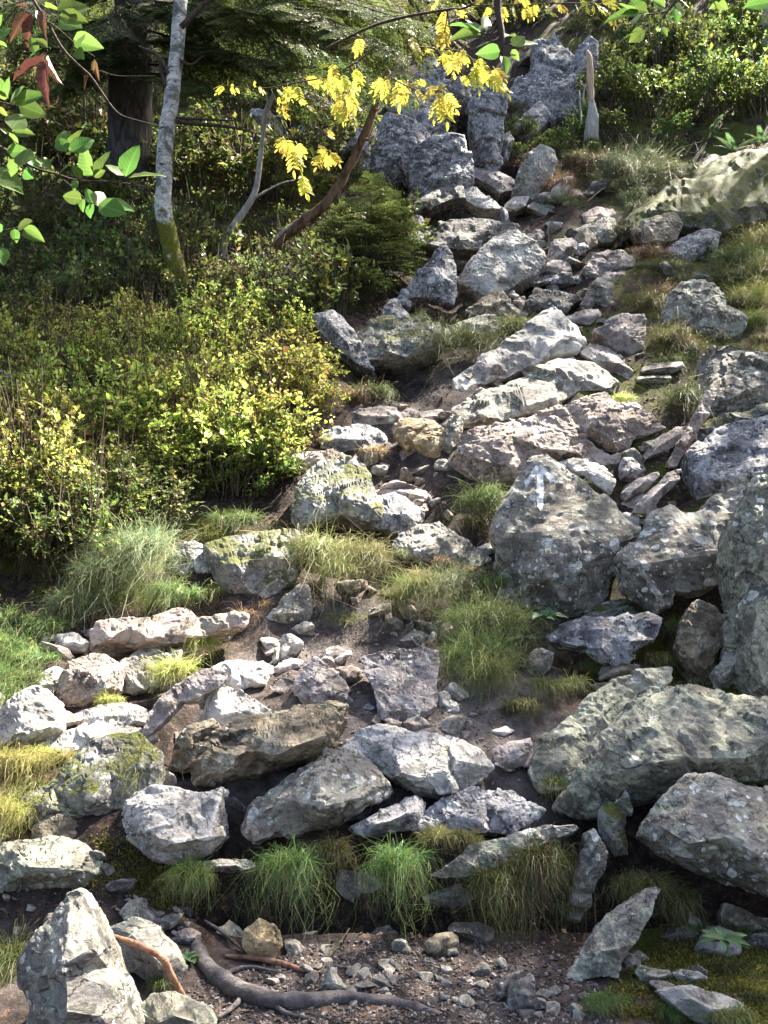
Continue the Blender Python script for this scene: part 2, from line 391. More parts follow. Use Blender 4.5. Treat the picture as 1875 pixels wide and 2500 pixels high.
# hollows (overview pixels, radius, depth)
for (ox, oy, r, d) in [(300, 1395, .30, .4), (1490, 1290, .42, 1.5), (1600, 1900, .6, .45), (1390, 1870, .3, .35), (430, 1560, .22, .3),
                       (980, 440, .5, .7), (960, 540, .6, .8), (930, 640, .5, .6), (1030, 290, .6, 2.2), (780, 1140, .4, .5), (900, 1020, .25, .2),
                       (1420, 1030, .3, .3), (1130, 640, .35, .35), (1390, 500, .3, .5), (1500, 490, .3, .5), (1600, 470, .3, .5), (560, 1930, .35, .3), (700, 1950, .42, .42), (900, 1950, .42, .45), (1080, 1930, .45, .5), (1250, 1960, .35, .4), (500, 1790, .2, .2), (650, 1760, .25, .2), (1270, 1790, .25, .25), (1480, 1740, .3, .3), (850, 780, .4, .4),
                       (1260, 1410, .2, .25), (1450, 300, .8, .6), (560, 1860, .25, .2)]:
    h = hitO(ox, oy); DENT.append((h[0], h[1], r*max(1, h[1]/8), d))
def build_terrain():
    ys = [-8.0]
    while ys[-1] < 70:
        y = ys[-1]; ys.append(y + (0.3 if y < 2.5 else max(.022, .0052*y if y < 20 else .02*y)))
    ys = np.array(ys); nc = 330
    t = np.linspace(-1, 1, nc); t = np.sign(t)*(np.abs(t)**1.25)
    hw = np.maximum(7, .62*ys + 4)
    X = t[None]*hw[:, None]; Y = np.repeat(ys[:, None], nc, 1); Z = hfull(X, Y)
    V = np.stack([X, Y, Z], -1).reshape(-1, 3); nr = len(ys)
    i = np.arange((nr-1)*nc).reshape(nr-1, nc)[:, :-1].ravel()
    F = np.stack([i, i+1, i+nc+1, i+nc], -1)
    # red = how mossy: bare on the trodden path and the terrace, mossy elsewhere
    xc = np.interp(V[:, 1], [4, 6, 8, 11, 15, 22], [.4, .1, -.1, 1.1, 2.0, 2.4]) + fbm(V*.9, 77, 3)*.9
    m = .42*smoothstep(.7, 1.8, np.abs(V[:, 0]-xc)) * smoothstep(3.9, 4.6, V[:, 1]) + .12
    m = np.maximum(m, smoothstep(4.12, 4.3, V[:, 1])*(1-smoothstep(4.6, 4.9, V[:, 1]))*.35)
    m = np.where((V[:, 0] < -.2) & (V[:, 1] < 6.6), m*.3, m)
    w = fbm(V*1.4, 5, 3)
    m = np.maximum(m, smoothstep(1.05, 1.3, V[:, 0]+.4*w)*(1-smoothstep(4.2, 4.8, V[:, 1]+.4*w))*(V[:, 1] > 3)*.9)
    m = np.where(V[:, 1] < 4.1+.1*w, np.minimum(m, smoothstep(1.05, 1.3, V[:, 0]+.4*w)*.9), m)
    tr = smoothstep(1.5, .6, np.abs(V[:, 0]-.05+.5*w))*smoothstep(4.7, 5.0, V[:, 1])*smoothstep(7.4, 6.4, V[:, 1])
    tr = np.maximum(tr, .35*smoothstep(4.35, 4.1, V[:, 1]+.15*w)*smoothstep(1.5, 1.0, V[:, 0]+.4*w))
    xg = np.interp(V[:, 1], [7, 8, 11, 15], [-.1, -.1, 1.1, 2.0]); tr = np.maximum(tr, .6*smoothstep(.8, .3, np.abs(V[:, 0]-xg+.5*w))*(V[:, 1] > 7)*(V[:, 1] < 16))
    c = np.zeros((len(V), 3)); c[:, 0] = m; c[:, 1] = tr
    obj('ground', mesh_np('ground', V, F, M['soil'], True, c), kind='structure')
build_terrain()
# ------------------------------------------------------------------ rocks
def tri_subdiv(V, F):
    e = np.concatenate([F[:, [0, 1]], F[:, [1, 2]], F[:, [2, 0]]]); es = np.sort(e, 1)
    u, inv = np.unique(es, axis=0, return_inverse=True); inv = inv.ravel(); n = len(V); m = len(F)
    mid = (V[u[:, 0]] + V[u[:, 1]])*.5; V2 = np.vstack([V, mid])
    a, b, c = inv[:m]+n, inv[m:2*m]+n, inv[2*m:]+n
    F2 = np.concatenate([np.stack([F[:, 0], a, c], 1), np.stack([a, F[:, 1], b], 1), np.stack([c, b, F[:, 2]], 1), np.stack([a, b, c], 1)])
    return V2, F2
def laplace(V, F, it, lam=.5):
    e = np.concatenate([F[:, [0, 1]], F[:, [1, 2]], F[:, [2, 0]]]); e = np.vstack([e, e[:, ::-1]]); n = len(V)
    deg = np.bincount(e[:, 0], minlength=n)[:, None]
    for _ in range(it):
        s = np.stack([np.bincount(e[:, 0], weights=V[e[:, 1], k], minlength=n) for k in range(3)], 1)/deg
        V = V + lam*(s-V)
    return V
def vnormals(V, F):
    a, b, c = V[F[:, 0]], V[F[:, 1]], V[F[:, 2]]; fn = np.cross(b-a, c-a); N = np.zeros_like(V)
    for k in range(3):
        for j in range(3): N[:, j] += np.bincount(F[:, k], weights=fn[:, j], minlength=len(V))
    return N/(np.linalg.norm(N, axis=1)[:, None]+1e-12)
def bbox_img(V):
    x = V[:, 0]/V[:, 1]; z = (V[:, 2]-CAMZ)/V[:, 1]; return np.array([x.min(), x.max(), z.min(), z.max()])
def planar_cells(P, V, r, K, tilt, warp, S, seed):
    """broken rock: every cell of the surface is a flat facet with its own tilt and step"""
    Wp = P + np.stack([fbm(P*(5/S), seed+i, 2) for i in range(3)], 1)*warp*S
    c = Wp[r.choice(len(Wp), K, replace=len(Wp) < K)]
    D = ((Wp[:, None]-c[None])**2*np.array([1, 1, 1.6])).sum(2); i = D.argmin(1)
    T_ = r.normal(0, tilt, (K, 3)); st = r.normal(0, .014*S, K)
    return ((Wp-c[i])*T_[i]).sum(1) + st[i]
def roughen(V, F, S, seed, rough=1.0, strata=1.0, org=None):
    r = np.random.default_rng(seed); o = r.uniform(0, 50, 3); b0 = bbox_img(V + org)
    sd = np.array([r.normal(0, .25), r.normal(0, .35)-.25, 1]); sd /= np.linalg.norm(sd)
    c0 = V.mean(0)
    for _ in range(4):                    # flat cleavage faces
        n = r.normal(0, 1, 3); n[1] -= .5; n[2] += .3; n /= np.linalg.norm(n)
        h = (V-c0) @ n; lim = np.quantile(h, r.uniform(.972, .995)); V = V - n[None]*(np.clip(h-lim, 0, None)*.9)[:, None]
    N = vnormals(V, F); P = V + o
    d = planar_cells(P, V, r, 12, .10, .08, S, seed+40)*.8 + planar_cells(P, V, r, 70, .12, .06, S, seed+50)*.6
    t = (P @ sd)/(.14*S+.012) + fbm(P*(2.2/S), seed+9, 2)*1.6
    fr = t - np.floor(t); d = d + strata*(.014*S)*(np.minimum(fr/.88, (1-fr)/.12)-.5)
    ck = np.abs(perlin(P*(2.6/S)*np.array([1, 1, 1.8]), seed+3)); d = d - .04*S*np.clip(1-ck/.022, 0, 1)   # cracks
    d = d + fbm(P*(18/S), seed+21, 3)*.016*S
    V = V + N*(d*rough)[:, None]
    b1 = bbox_img(V + org); W_ = V + org; x = W_[:, 0]/W_[:, 1]; z = (W_[:, 2]-CAMZ)/W_[:, 1]          # keep the outline's measured extent
    fx = (b0[1]-b0[0])/(b1[1]-b1[0])*1.03; fz = (b0[3]-b0[2])/(b1[3]-b1[2])*1.03
    cw = W_.mean(0); q = W_.copy(); q[:, 0] = cw[0] + (W_[:, 0]-cw[0])*fx; q[:, 2] = cw[2] + (W_[:, 2]-cw[2])*fz
    b2 = bbox_img(q); q[:, 0] += (.5*(b0[0]+b0[1]-b2[0]-b2[1]))*q[:, 1].mean(); q[:, 2] += (.5*(b0[2]+b0[3]-b2[2]-b2[3]))*q[:, 1].mean()
    return q - org
def poly_area(p):
    x, y = p[:, 0], p[:, 1]; return .5*np.sum(x*np.roll(y, -1)-np.roll(x, -1)*y)
def inside(q, p):
    x, y = q; c = False; n = len(p); j = n-1
    for i in range(n):
        if (p[i, 1] > y) != (p[j, 1] > y) and x < (p[j, 0]-p[i, 0])*(y-p[i, 1])/(p[j, 1]-p[i, 1])+p[i, 0]: c = not c
        j = i
    return c
def dist_edge(q, p):
    a = p; b = np.roll(p, -1, 0); ab = b-a; t = np.clip(((q-a)*ab).sum(1)/((ab*ab).sum(1)+1e-9), 0, 1)
    return np.linalg.norm(a+ab*t[:, None]-q, axis=1).min()
NROCK = 0
def rock(reg, label, out, mat='grey', ridges=None, k=None, thick=.75, name='boulder', fwd=0.0, rough=.72, group=None, base=None, bulge=1.4, strata=1.0, grow=1.05):
    """a rock whose outline and ridge corners are given in picture pixels; its distance comes from the ground it rests on.
    ridges: (x, y, d) corners standing d (in units of its size) nearer than the outline"""
    global NROCK; NROCK += 1; seed = 100+NROCK*7; r = np.random.default_rng(seed)
    p = px(reg, out)
    if poly_area(p) < 0: p = p[::-1]
    cg = (p.min(0)+p.max(0))/2; p = cg + (p-cg)*grow
    bi = int(np.argmax(p[:, 1])); b = hit(p[bi] if base is None else px(reg, base))
    y0 = b[1] - fwd; z0 = CAMZ + (b[2]-CAMZ)*y0/b[1]
    if k is None: k = .62 if y0 < 6.6 else .5
    scale = y0*2*TH/PW; S = math.sqrt(abs(poly_area(p)))*scale
    def lift(q):
        dx, dz = rays(q); y = (y0 + k*(CAMZ-z0))/(1-k*dz); return np.stack([dx*y, y, CAMZ+dz*y], -1)
    # densify long outline edges with a little wander
    L = math.sqrt(abs(poly_area(p))); po = []
    for i in range(len(p)):
        a, c = p[i], p[(i+1) % len(p)]; po.append(a); l = np.linalg.norm(c-a)
        if l > .38*L:
            m = (a+c)/2; nrm = np.array([-(c-a)[1], (c-a)[0]])/l; po.append(m + nrm*r.normal(0, .018)*L)
    p = np.array(po); n = len(p)
    inner, dep = [], []
    if ridges:
        rp = px(reg, [(x, y) for x, y, d in ridges])
        for q, (x, y, d) in zip(rp, ridges):
            inner.append(q); dep.append(d)
    cand = [c for c in r.uniform(p.min(0), p.max(0), (400, 2)) if inside(c, p)]
    if cand:
        de = np.array([dist_edge(c, p) for c in cand]); md = de.max(); y_lo, y_hi = p[:, 1].min(), p[:, 1].max()
        want = 3 if not ridges else 1; got = 0; order = np.argsort(-de + r.uniform(0, .5*md, len(de)))
        ip = list(inner)
        for j in order:
            c = cand[j]
            if de[j] < .22*md: continue
            if all(np.linalg.norm(c-q) > (.30*L if not ridges else .24*L) for q in ip):
                h = (y_hi-c[1])/(y_hi-y_lo+1e-6)
                if ridges:                       # keep to the sheet the given corners span
                    w = np.array([1/(np.linalg.norm(c-q)+1)**2 for q in inner]); dd = float((w*np.array(dep[:len(inner)])).sum()/w.sum())*.8*(de[j]/md)**.4
                else: dd = .40*(de[j]/md)**.6*(1.15-.75*h)*r.uniform(.7, 1.2)
                ip.append(c); dep.append(dd); got += 1
                if got >= want: break
        inner = ip
    m = len(inner); P2 = np.vstack([p] + ([np.array(inner)] if m else []))
    cn = P2.mean(0); Pn = (P2-cn)/L
    vs, es, fs, ov, oe, of = geometry.delaunay_2d_cdt([Vector(q) for q in Pn], [(i, (i+1) % n) for i in range(n)], [], 1, 1e-5)
    dep = np.array([0.0]*n + list(dep)); W2 = []; D2 = []
    for q, o in zip(vs, ov):
        W2.append(np.array(q)*L+cn); D2.append(dep[o[0]] if o else .1)
    W2 = np.array(W2); D2 = np.array(D2); B = lift(W2)
    cp = np.array([0, 0, CAMZ]); dirs = cp-B; dirs /= np.linalg.norm(dirs, axis=1)[:, None]
    V = B + dirs*(D2*S*bulge)[:, None]
    F = [tuple(f) for f in fs if len(f) == 3]
    # boundary edges of the front -> side wall and back
    cnt = {}
    for f in F:
        for i in range(3):
            e = (f[i], f[(i+1) % 3]); cnt[e] = 1
    be = [e for e in cnt if (e[1], e[0]) not in cnt]
    bv = sorted({i for e in be for i in e}); cen = V[bv].mean(0)
    bk = np.array([0, .93, -.36])*thick*S; idx = {}; ex = []; nb = len(V)
    for t, (s_, bfrac) in enumerate(((.99, .35), (.78, 1.0))):
        for i in bv:
            idx[(i, t)] = nb+len(ex); ex.append(cen + (V[i]-cen)*s_ + bk*bfrac*r.uniform(.9, 1.1))
    ex.append(cen + bk*1.12); ci = nb+len(ex)-1
    V = np.vstack([V, np.array(ex)])
    for a, c in be:
        a1, c1, a2, c2 = idx[(a, 0)], idx[(c, 0)], idx[(a, 1)], idx[(c, 1)]
        F += [(c, a, a1), (c, a1, c1), (c1, a1, a2), (c1, a2, c2), (c2, a2, ci)]
    F = np.array(F)
    # outward winding
    a, b_, c = V[F[:, 0]], V[F[:, 1]], V[F[:, 2]]
    if np.einsum('ij,ij->i', a-cen, np.cross(b_-cen, c-cen)).sum() < 0: F = F[:, ::-1]
    edge_px = np.linalg.norm(V[F[:, 0]]-V[F[:, 1]], axis=1).mean()/(y0*2*TH/768)
    lev = int(np.clip(math.ceil(math.log2(max(edge_px, 1)/2.6)), 2, 5))
    while len(F)*4**lev > 34000: lev -= 1
    V = V - b
    for i in range(lev):
        V, F = tri_subdiv(V, F)
    V = laplace(V, F, 1, .3)
    V = roughen(V, F, S, seed, rough, strata, b)
    V = laplace(V, F, 1, .15)
    o = obj(name, mesh_np(name, V, F, M[mat], False), None, b, label=label, category='rock')
    if group: o['group'] = group
    return o
R = rock
# --- foreground strip and the dark bank
R('O', 'tall pointed grey boulder with lichen blotches beside the grey root', [(45,2085),(75,2040),(120,1985),(150,1945),(172,1932),(185,1945),(205,1990),(225,2040),(240,2095),(265,2130),(272,2175),(285,2212),(290,2300),(70,2300),(75,2180),(50,2120)], 'lichen', [(170,1985,.18),(205,2050,.24),(240,2130,.18),(140,2090,.30),(150,2190,.34),(225,2200,.25)], k=.35, rough=.42)
R('O', 'grey rock half hidden behind the tall pointed boulder, under the thin red root', [(235,2005),(290,1985),(330,2000),(370,2040),(395,2090),(375,2140),(330,2125),(290,2100),(240,2070)], 'lichen', k=.6)
R('O', 'low mossy stone at the foot of the thin red root', [(300,2190),(330,2150),(375,2145),(430,2170),(460,2212),(450,2245),(300,2245)], 'green', k=.6)
R('O', 'half buried grey rock with moss spots, below the small square stone', [(-25,1860),(0,1830),(40,1815),(100,1808),(160,1820),(205,1850),(215,1890),(190,1925),(100,1935),(-25,1935)], 'green', k=.5)
R('O', 'rounded tan brown stone under the hanging grass of the bank', [(525,2040),(530,2010),(560,1985),(590,2000),(607,2040),(592,2072),(540,2068)], 'ochre', k=.3, name='stone')
R('G', 'small pointed grey stone standing in the gravel behind the root', [(1365,945),(1390,880),(1420,858),(1455,915),(1478,965),(1420,975)], 'grey', k=.4, name='stone')
R('G', 'violet grey rounded cobble above the green rosette', [(735,740),(755,705),(800,690),(850,715),(850,760),(790,775),(740,765)], 'slate', k=.5, name='stone')
R('G', 'dark flat stone leaning on the bank above the red root', [(550,650),(555,600),(600,590),(650,610),(680,650),(670,690),(600,680)], 'dark', k=.5, name='stone')
R('H', 'squat dark grey block at the edge of the gravel', [(553,1000),(562,930),(610,912),(660,935),(672,990),(705,1030),(640,1050),(560,1040)], 'dark', k=.4, name='stone')
R('H', 'mossy dark stone leaning on the squat block by the gravel', [(498,970),(510,920),(550,888),(600,884),(590,920),(556,945),(545,1010),(510,1000)], 'dark', k=.5, name='stone')
R('H', 'long lichen crusted slab leaning up the dark mossy bank', [(815,900),(880,790),(960,690),(1060,590),(1170,528),(1188,545),(1145,640),(1090,760),(1030,830),(1020,900),(900,910)], 'lichen', [(1000,690,.14),(1080,640,.14),(940,800,.18),(1010,790,.22)], k=.5)
R('H', 'narrow upright lichen pillar on the bank', [(812,610),(840,480),(878,350),(868,300),(905,278),(935,320),(975,390),(965,440),(922,505),(902,600),(855,655),(815,645)], 'lichen', [(900,360,.18),(880,480,.2),(860,590,.2)], k=.25)
R('H', 'knobbly moss topped stone standing above the narrow lichen pillar', [(942,185),(972,150),(1010,160),(1055,112),(1080,190),(1045,260),(1062,372),(1010,375),(962,300)], 'moss', k=.3)
R('H', 'jagged pale grey rock in the moss below the broad rosette', [(1198,960),(1270,943),(1350,938),(1430,970),(1548,1020),(1500,1085),(1390,1105),(1300,1050)], 'grey', k=.6)
R('H', 'small smooth grey stone set in yellow moss', [(1258,885),(1290,866),(1360,878),(1398,905),(1350,935),(1280,935)], 'grey', k=.5, name='stone')
R('H', 'pair of mossy knobs in one small stone beside the yellow moss', [(1098,880),(1115,850),(1160,860),(1235,870),(1250,905),(1180,930),(1110,915)], 'green', k=.5, name='stone')
R('H', 'brown stone poking from the bank behind the broad rosette', [(1463,640),(1480,588),(1530,598),(1600,640),(1710,660),(1710,745),(1540,722),(1480,690)], 'brown', k=.4)
R('H', 'massive sunlit slab boulder overhanging a black gap, two white lichen discs', [(1138,288),(1165,230),(1230,150),(1290,90),(1330,55),(1400,46),(1460,68),(1659,105),(1790,130),(1790,590),(1659,540),(1500,472),(1380,420),(1260,362),(1200,325)], 'dotted', [(1230,268,.10),(1330,150,.08),(1440,120,.10),(1640,190,.16),(1330,330,.22),(1480,300,.27),(1640,400,.32)], k=.75, fwd=.25, thick=.6)
R('H', 'long tapering grey slab lying along the lip of the bank', [(235,460),(340,400),(400,342),(600,280),(650,265),(770,256),(832,258),(760,300),(640,362),(520,420),(440,452),(280,478)], 'lichen', [(420,380,.06),(620,310,.06),(400,430,.14),(600,360,.14)], k=.5, fwd=.1)
R('H', 'flat layered blue grey slab with ragged edge above the long tapering slab', [(148,255),(185,200),(290,130),(400,90),(560,105),(620,150),(692,182),(660,215),(592,247),(552,287),(480,272),(330,260)], 'violet', [(300,200,.05),(450,150,.04),(560,190,.08),(420,230,.14)], k=1.0, strata=2)
R('H', 'low rough grey rock wedged left of the flat layered slab', [(-120,265),(-60,228),(40,180),(100,140),(150,130),(190,160),(182,200),(150,252),(60,285),(-60,298)], 'violet', k=.8)
# --- terrace of loose blocks
R('G', 'blocky light grey cube shaped boulder with a brown chip near its top edge', [(530,160),(590,125),(660,90),(760,95),(840,122),(935,93),(948,180),(942,290),(880,370),(745,418),(660,395),(565,315),(540,230)], 'pale', [(625,165,.22),(750,150,.22),(925,150,.16),(665,330,.36),(800,320,.40),(890,300,.28),(640,255,.32)], k=.55, thick=1.0, bulge=1.6)
R('O', 'long hummocky sunlit boulder with moss stripe beside yellow grass', [(40,1745),(60,1712),(110,1690),(150,1640),(200,1600),(290,1588),(337,1625),(332,1690),(290,1722),(240,1742),(180,1757),(120,1778),(70,1795)], 'moss', [(120,1705,.1),(170,1680,.14),(290,1640,.08),(110,1740,.2),(200,1715,.22)], k=.7)
R('G', 'small square stone with pale worn right edge below the hummocky boulder', [(128,335),(150,250),(210,213),(290,208),(320,260),(348,345),(250,355),(150,350)], 'brown', [(280,240,.1),(300,330,.16),(180,270,.15),(190,330,.3)], k=.4, name='stone')
R('E', 'large dark brown boulder with a broad tilted top, resting across the terrace', [(833,1015),(930,970),(1050,900),(1250,850),(1420,833),(1462,845),(1452,900),(1425,960),(1402,1020),(1330,1085),(1150,1135),(960,1195),(850,1185),(828,1100)], 'brown', [(900,1030,.10),(1080,955,.14),(1280,905,.14),(1420,880,.08),(1370,990,.26),(1180,1060,.34),(960,1110,.30)], k=.6, thick=.9, bulge=1.7)
R('E', 'dark small block wedged against the large dark brown boulder', [(722,1100),(750,1000),(790,940),(900,903),(935,950),(850,1000),(832,1095),(780,1120)], 'brown', k=.4)
R('G', 'lichen flecked boulder with a sharp central ridge and brown left face', [(1048,265),(1070,180),(1130,130),(1230,60),(1320,0),(1400,-60),(1465,-68),(1560,-10),(1640,85),(1655,112),(1600,152),(1475,218),(1430,245),(1330,258),(1250,293),(1100,313)], 'dotted', [(1395,-35,.06),(1360,60,.28),(1365,175,.36),(1130,190,.10),(1240,150,.18),(1500,60,.14),(1520,140,.18)], k=.8, bulge=1.7)
R('O', 'smooth two humped boulder with ochre front faces in the middle of the terrace', [(750,1612),(775,1585),(840,1568),(900,1580),(970,1600),(1030,1625),(1057,1655),(1030,1682),(985,1702),(960,1720),(900,1712),(868,1690),(850,1682),(800,1645)], 'pale', [(860,1632,.14),(900,1640,.12),(965,1640,.16),(1030,1652,.08),(868,1668,.26),(910,1690,.24),(965,1698,.28)], k=.8, bulge=1.7)
R('O', 'flat cracked lilac slab standing in the trodden soil', [(782,1425),(830,1412),(900,1414),(945,1403),(942,1480),(936,1547),(880,1560),(825,1557),(815,1510),(795,1460)], 'slate', [(925,1440,.04),(915,1535,.08),(835,1540,.06),(860,1480,.05)], k=.9, thick=.4)
R('E', 'angular pale wedge standing beside the flat cracked lilac slab', [(1258,745),(1300,680),(1345,638),(1400,680),(1470,730),(1487,770),(1472,850),(1450,842),(1335,855),(1290,832),(1253,800)], 'slate', [(1330,680,.05),(1320,800,.22),(1400,780,.14),(1340,760,.2)], k=.5)
R('E', 'low rounded lilac stone behind the angular pale wedge', [(1362,642),(1390,600),(1440,588),(1487,625),(1455,662),(1400,672)], 'slate', k=.6, name='stone')
R('E', 'upright pale stone with pointed top near the soil path', [(1195,645),(1188,600),(1205,543),(1240,538),(1292,575),(1270,605),(1230,648)], 'pale', k=.3, name='stone')
R('E', 'small white sliver beside the upright pale stone', [(1160,645),(1170,600),(1190,593),(1192,650),(1168,664)], 'pale', k=.3, name='stone')
R('E', 'thin flat plate below the upright pale stone', [(1150,703),(1200,660),(1240,640),(1292,650),(1270,682),(1210,704)], 'slate', k=1.0, name='stone', thick=.3)
R('E', 'craggy whitish rock between the dry grass and the soil path', [(908,682),(950,656),(1030,650),(1100,668),(1138,710),(1122,748),(1045,765),(1000,785),(960,755)], 'pale', [(985,690,.1),(1070,700,.08),(1000,745,.22),(1070,740,.18)], k=.7)
R('E', 'tilted slab propped up with a black hollow beneath its right side', [(617,965),(650,870),(700,800),(770,755),(830,710),(900,690),(967,712),(925,765),(840,810),(770,825),(720,890),(645,962)], 'slate', [(720,825,.08),(830,765,.1),(920,735,.05)], k=.75, fwd=.12, thick=.35)
R('E', 'triangular whitish rock leaning behind the large dark brown boulder', [(857,915),(900,800),(930,752),(970,768),(1060,818),(1145,860),(1135,885),(1060,910),(980,960),(930,968)], 'pale', [(930,800,.06),(950,890,.2),(1050,870,.12)], k=.6)
R('E', 'low flat whitish rock with dry grass on top, below the stone row', [(262,935),(280,890),(350,860),(440,838),(530,833),(600,858),(655,890),(612,920),(520,938),(440,958),(300,960)], 'pale', [(400,880,.06),(540,880,.06),(420,930,.16),(560,905,.12)], k=1.0)
R('E', 'bright white sunlit block with brown left face at the end of the stone row', [(-45,1005),(-45,880),(20,840),(100,768),(170,763),(210,795),(242,830),(268,880),(257,945),(190,985),(130,1015),(60,1003)], 'pale', [(80,850,.16),(170,820,.12),(235,870,.10),(70,960,.28),(150,950,.26),(225,930,.16)], k=.5)
R('E', 'rounded square boulder with shaded brown front in the stone row', [(243,805),(268,720),(300,660),(360,633),(440,626),(492,660),(508,700),(498,765),(440,815),(370,855),(290,855)], 'warm', [(300,720,.16),(390,700,.2),(475,690,.12),(320,800,.26),(430,770,.28)], k=.55, thick=1)
R('E', 'pale stone tucked between the white block and the rounded square boulder', [(98,775),(150,720),(230,678),(268,690),(275,730),(252,795),(200,800)], 'pale', k=.7, name='stone')
R('E', 'grey flat fronted block of the stone row under dry yellow grass', [(500,652),(560,640),(640,638),(765,608),(745,660),(685,705),(622,768),(560,788),(498,768)], 'grey', [(520,680,.08),(620,675,.08),(560,750,.18)], k=.6)
R('E', 'small round stone lying in the hollow under the long ledge', [(556,630),(620,590),(670,576),(698,600),(684,634),(600,645)], 'grey', k=.7, name='stone')
R('E', 'flat mossy stone next to the hollow under the long ledge', [(690,610),(730,585),(800,582),(810,610),(760,632),(700,636)], 'moss', k=.8, name='stone')
R('E', 'long tan ledge slab spanning a black hollow', [(403,602),(405,535),(440,490),(560,463),(670,458),(740,433),(800,430),(842,470),(930,463),(1038,460),(1022,502),(930,524),(860,548),(780,573),(640,578),(520,572),(440,580)], 'warm', [(450,520,.05),(560,500,.08),(700,490,.08),(810,470,.04),(480,560,.12),(640,560,.14),(800,545,.12),(940,495,.05)], k=.65, fwd=.12, thick=.55)
R('E', 'whitish rounded stone in the grass beside the long ledge', [(232,585),(250,540),(320,530),(385,580),(362,604),(270,610)], 'pale', k=.7, name='stone')
R('E', 'little white stone at the grass edge beyond the whitish rounded stone', [(172,562),(190,543),(235,540),(240,562),(200,572)], 'pale', k=.7, name='stone')
R('E', 'grey triangular stone standing under the hanging olive grass', [(1132,475),(1180,430),(1220,380),(1290,328),(1317,340),(1328,400),(1322,485),(1250,495),(1160,490)], 'lichen', [(1280,370,.08),(1260,450,.24),(1190,455,.16)], k=.35)
R('E', 'broad flat outcrop behind the yellow grass, below the stone row', [(165,1005),(260,960),(400,923),(500,938),(600,950),(655,975),(600,1005),(540,1015),(480,1028),(390,1030),(300,1042),(200,1030)], 'pale', k=1.1)
R('E', 'grey rounded rock under green moss and grass at the foot of the bushes', [(730,215),(760,150),(820,145),(855,165),(862,190),(928,213),(905,262),(935,335),(800,325),(740,295)], 'violet', [(800,190,.1),(840,240,.22),(780,280,.2)], k=.5)
R('E', 'dark wet mossy rock face under the white mossy boulder', [(880,172),(960,140),(1100,108),(1250,98),(1330,130),(1285,185),(1205,265),(1150,295),(1095,375),(1060,405),(930,355),(890,262)], 'moss', k=.5)
R('E', 'moss cushioned stone between the dark wet rock and the olive grass', [(1078,405),(1100,300),(1150,250),(1250,243),(1264,290),(1205,345),(1150,408)], 'moss', k=.5, name='stone')
R('O', 'flat grey stone peeking from the bank below the cube shaped boulder', [(440,1862),(480,1855),(540,1858),(548,1872),(500,1885),(450,1880)], 'grey', k=.9, name='stone')
# --- right hand pile
R('J', 'big diamond shaped grey boulder with a white painted arrow', [(120,840),(190,690),(320,460),(430,290),(540,160),(640,125),(720,170),(850,230),(870,300),(980,370),(1120,460),(1260,570),(1400,730),(1550,850),(1540,940),(1400,1080),(1390,1240),(1280,1340),(1260,1500),(1120,1620),(900,1680),(660,1660),(420,1590),(380,1400),(300,1250),(190,1100)], 'dotted', [(560,330,.03),(800,400,.06),(900,640,.13),(560,640,.10),(330,640,.05),(260,900,.10),(560,900,.17),(900,900,.18),(1250,800,.10),(1350,1000,.12),(620,1280,.20),(1000,1250,.20),(800,1550,.16)], k=.42, thick=.6, rough=.55)
R('F', 'pale crusty stone at the lower left foot of the arrow boulder', [(458,395),(500,300),(560,245),(605,285),(622,370),(582,435),(500,455)], 'lichen', k=.4, name='stone')
R('F', 'boulder thickly dotted with round white lichen, roofing a black hole', [(1033,195),(1080,150),(1130,100),(1170,30),(1240,3),(1300,30),(1350,20),(1400,-30),(1520,-85),(1570,-60),(1560,60),(1545,240),(1430,312),(1330,348),(1252,342),(1242,392),(1190,433),(1150,382),(1060,312),(1040,240)], 'dotted', [(1130,150,.08),(1260,90,.10),(1420,60,.08),(1100,250,.14),(1280,220,.18),(1450,200,.15),(1190,370,.14)], k=.5, fwd=.25, thick=.5)
R('F', 'huge upright mossy and lichened rock filling the right edge', [(1515,95),(1540,-30),(1600,-92),(1790,-120),(1790,840),(1640,818),(1582,760),(1550,640),(1560,520),(1543,400),(1570,360),(1540,280)], 'green', [(1600,20,.08),(1620,200,.14),(1610,420,.18),(1600,600,.18),(1640,740,.16),(1720,300,.16)], k=.28, thick=.7)
R('D', 'blue white rough crusted boulder above the dotted boulder', [(1328,855),(1350,820),(1440,750),(1540,713),(1659,693),(1790,690),(1790,1020),(1640,1015),(1500,1035),(1380,1025),(1345,925)], 'violet', [(1400,870,.12),(1500,800,.08),(1640,760,.08),(1420,970,.24),(1560,930,.26),(1700,920,.26)], k=.6)
R('D', 'large pale grey boulder with steep rounded top at the right edge', [(1392,565),(1400,480),(1430,410),(1500,388),(1600,418),(1659,433),(1790,440),(1790,640),(1600,652),(1480,684),(1388,690)], 'dotted', [(1430,470,.06),(1420,600,.14),(1540,500,.12),(1640,560,.2),(1500,620,.2)], k=.55)
R('D', 'long thin tan blade of rock slanting down from the pale boulder', [(1232,895),(1290,790),(1350,680),(1395,590),(1432,600),(1402,685),(1345,785),(1278,895)], 'warm', k=.5, thick=.5)
R('D', 'mossy thin slab sandwiched between two right hand boulders', [(1355,770),(1400,718),(1500,678),(1659,638),(1790,630),(1790,685),(1600,703),(1450,745),(1380,800)], 'moss', k=.7)
R('D', 'very large pinkish conglomerate boulder under the bright slab', [(343,800),(360,740),(430,713),(540,708),(650,688),(760,655),(800,690),(870,780),(960,850),(1015,840),(985,895),(880,880),(760,872),(710,872),(650,902),(600,975),(500,985),(400,925),(355,855)], 'warm', [(430,770,.12),(560,760,.14),(720,720,.08),(420,860,.18),(560,900,.24),(700,820,.2),(850,840,.12)], k=.45, thick=.7)
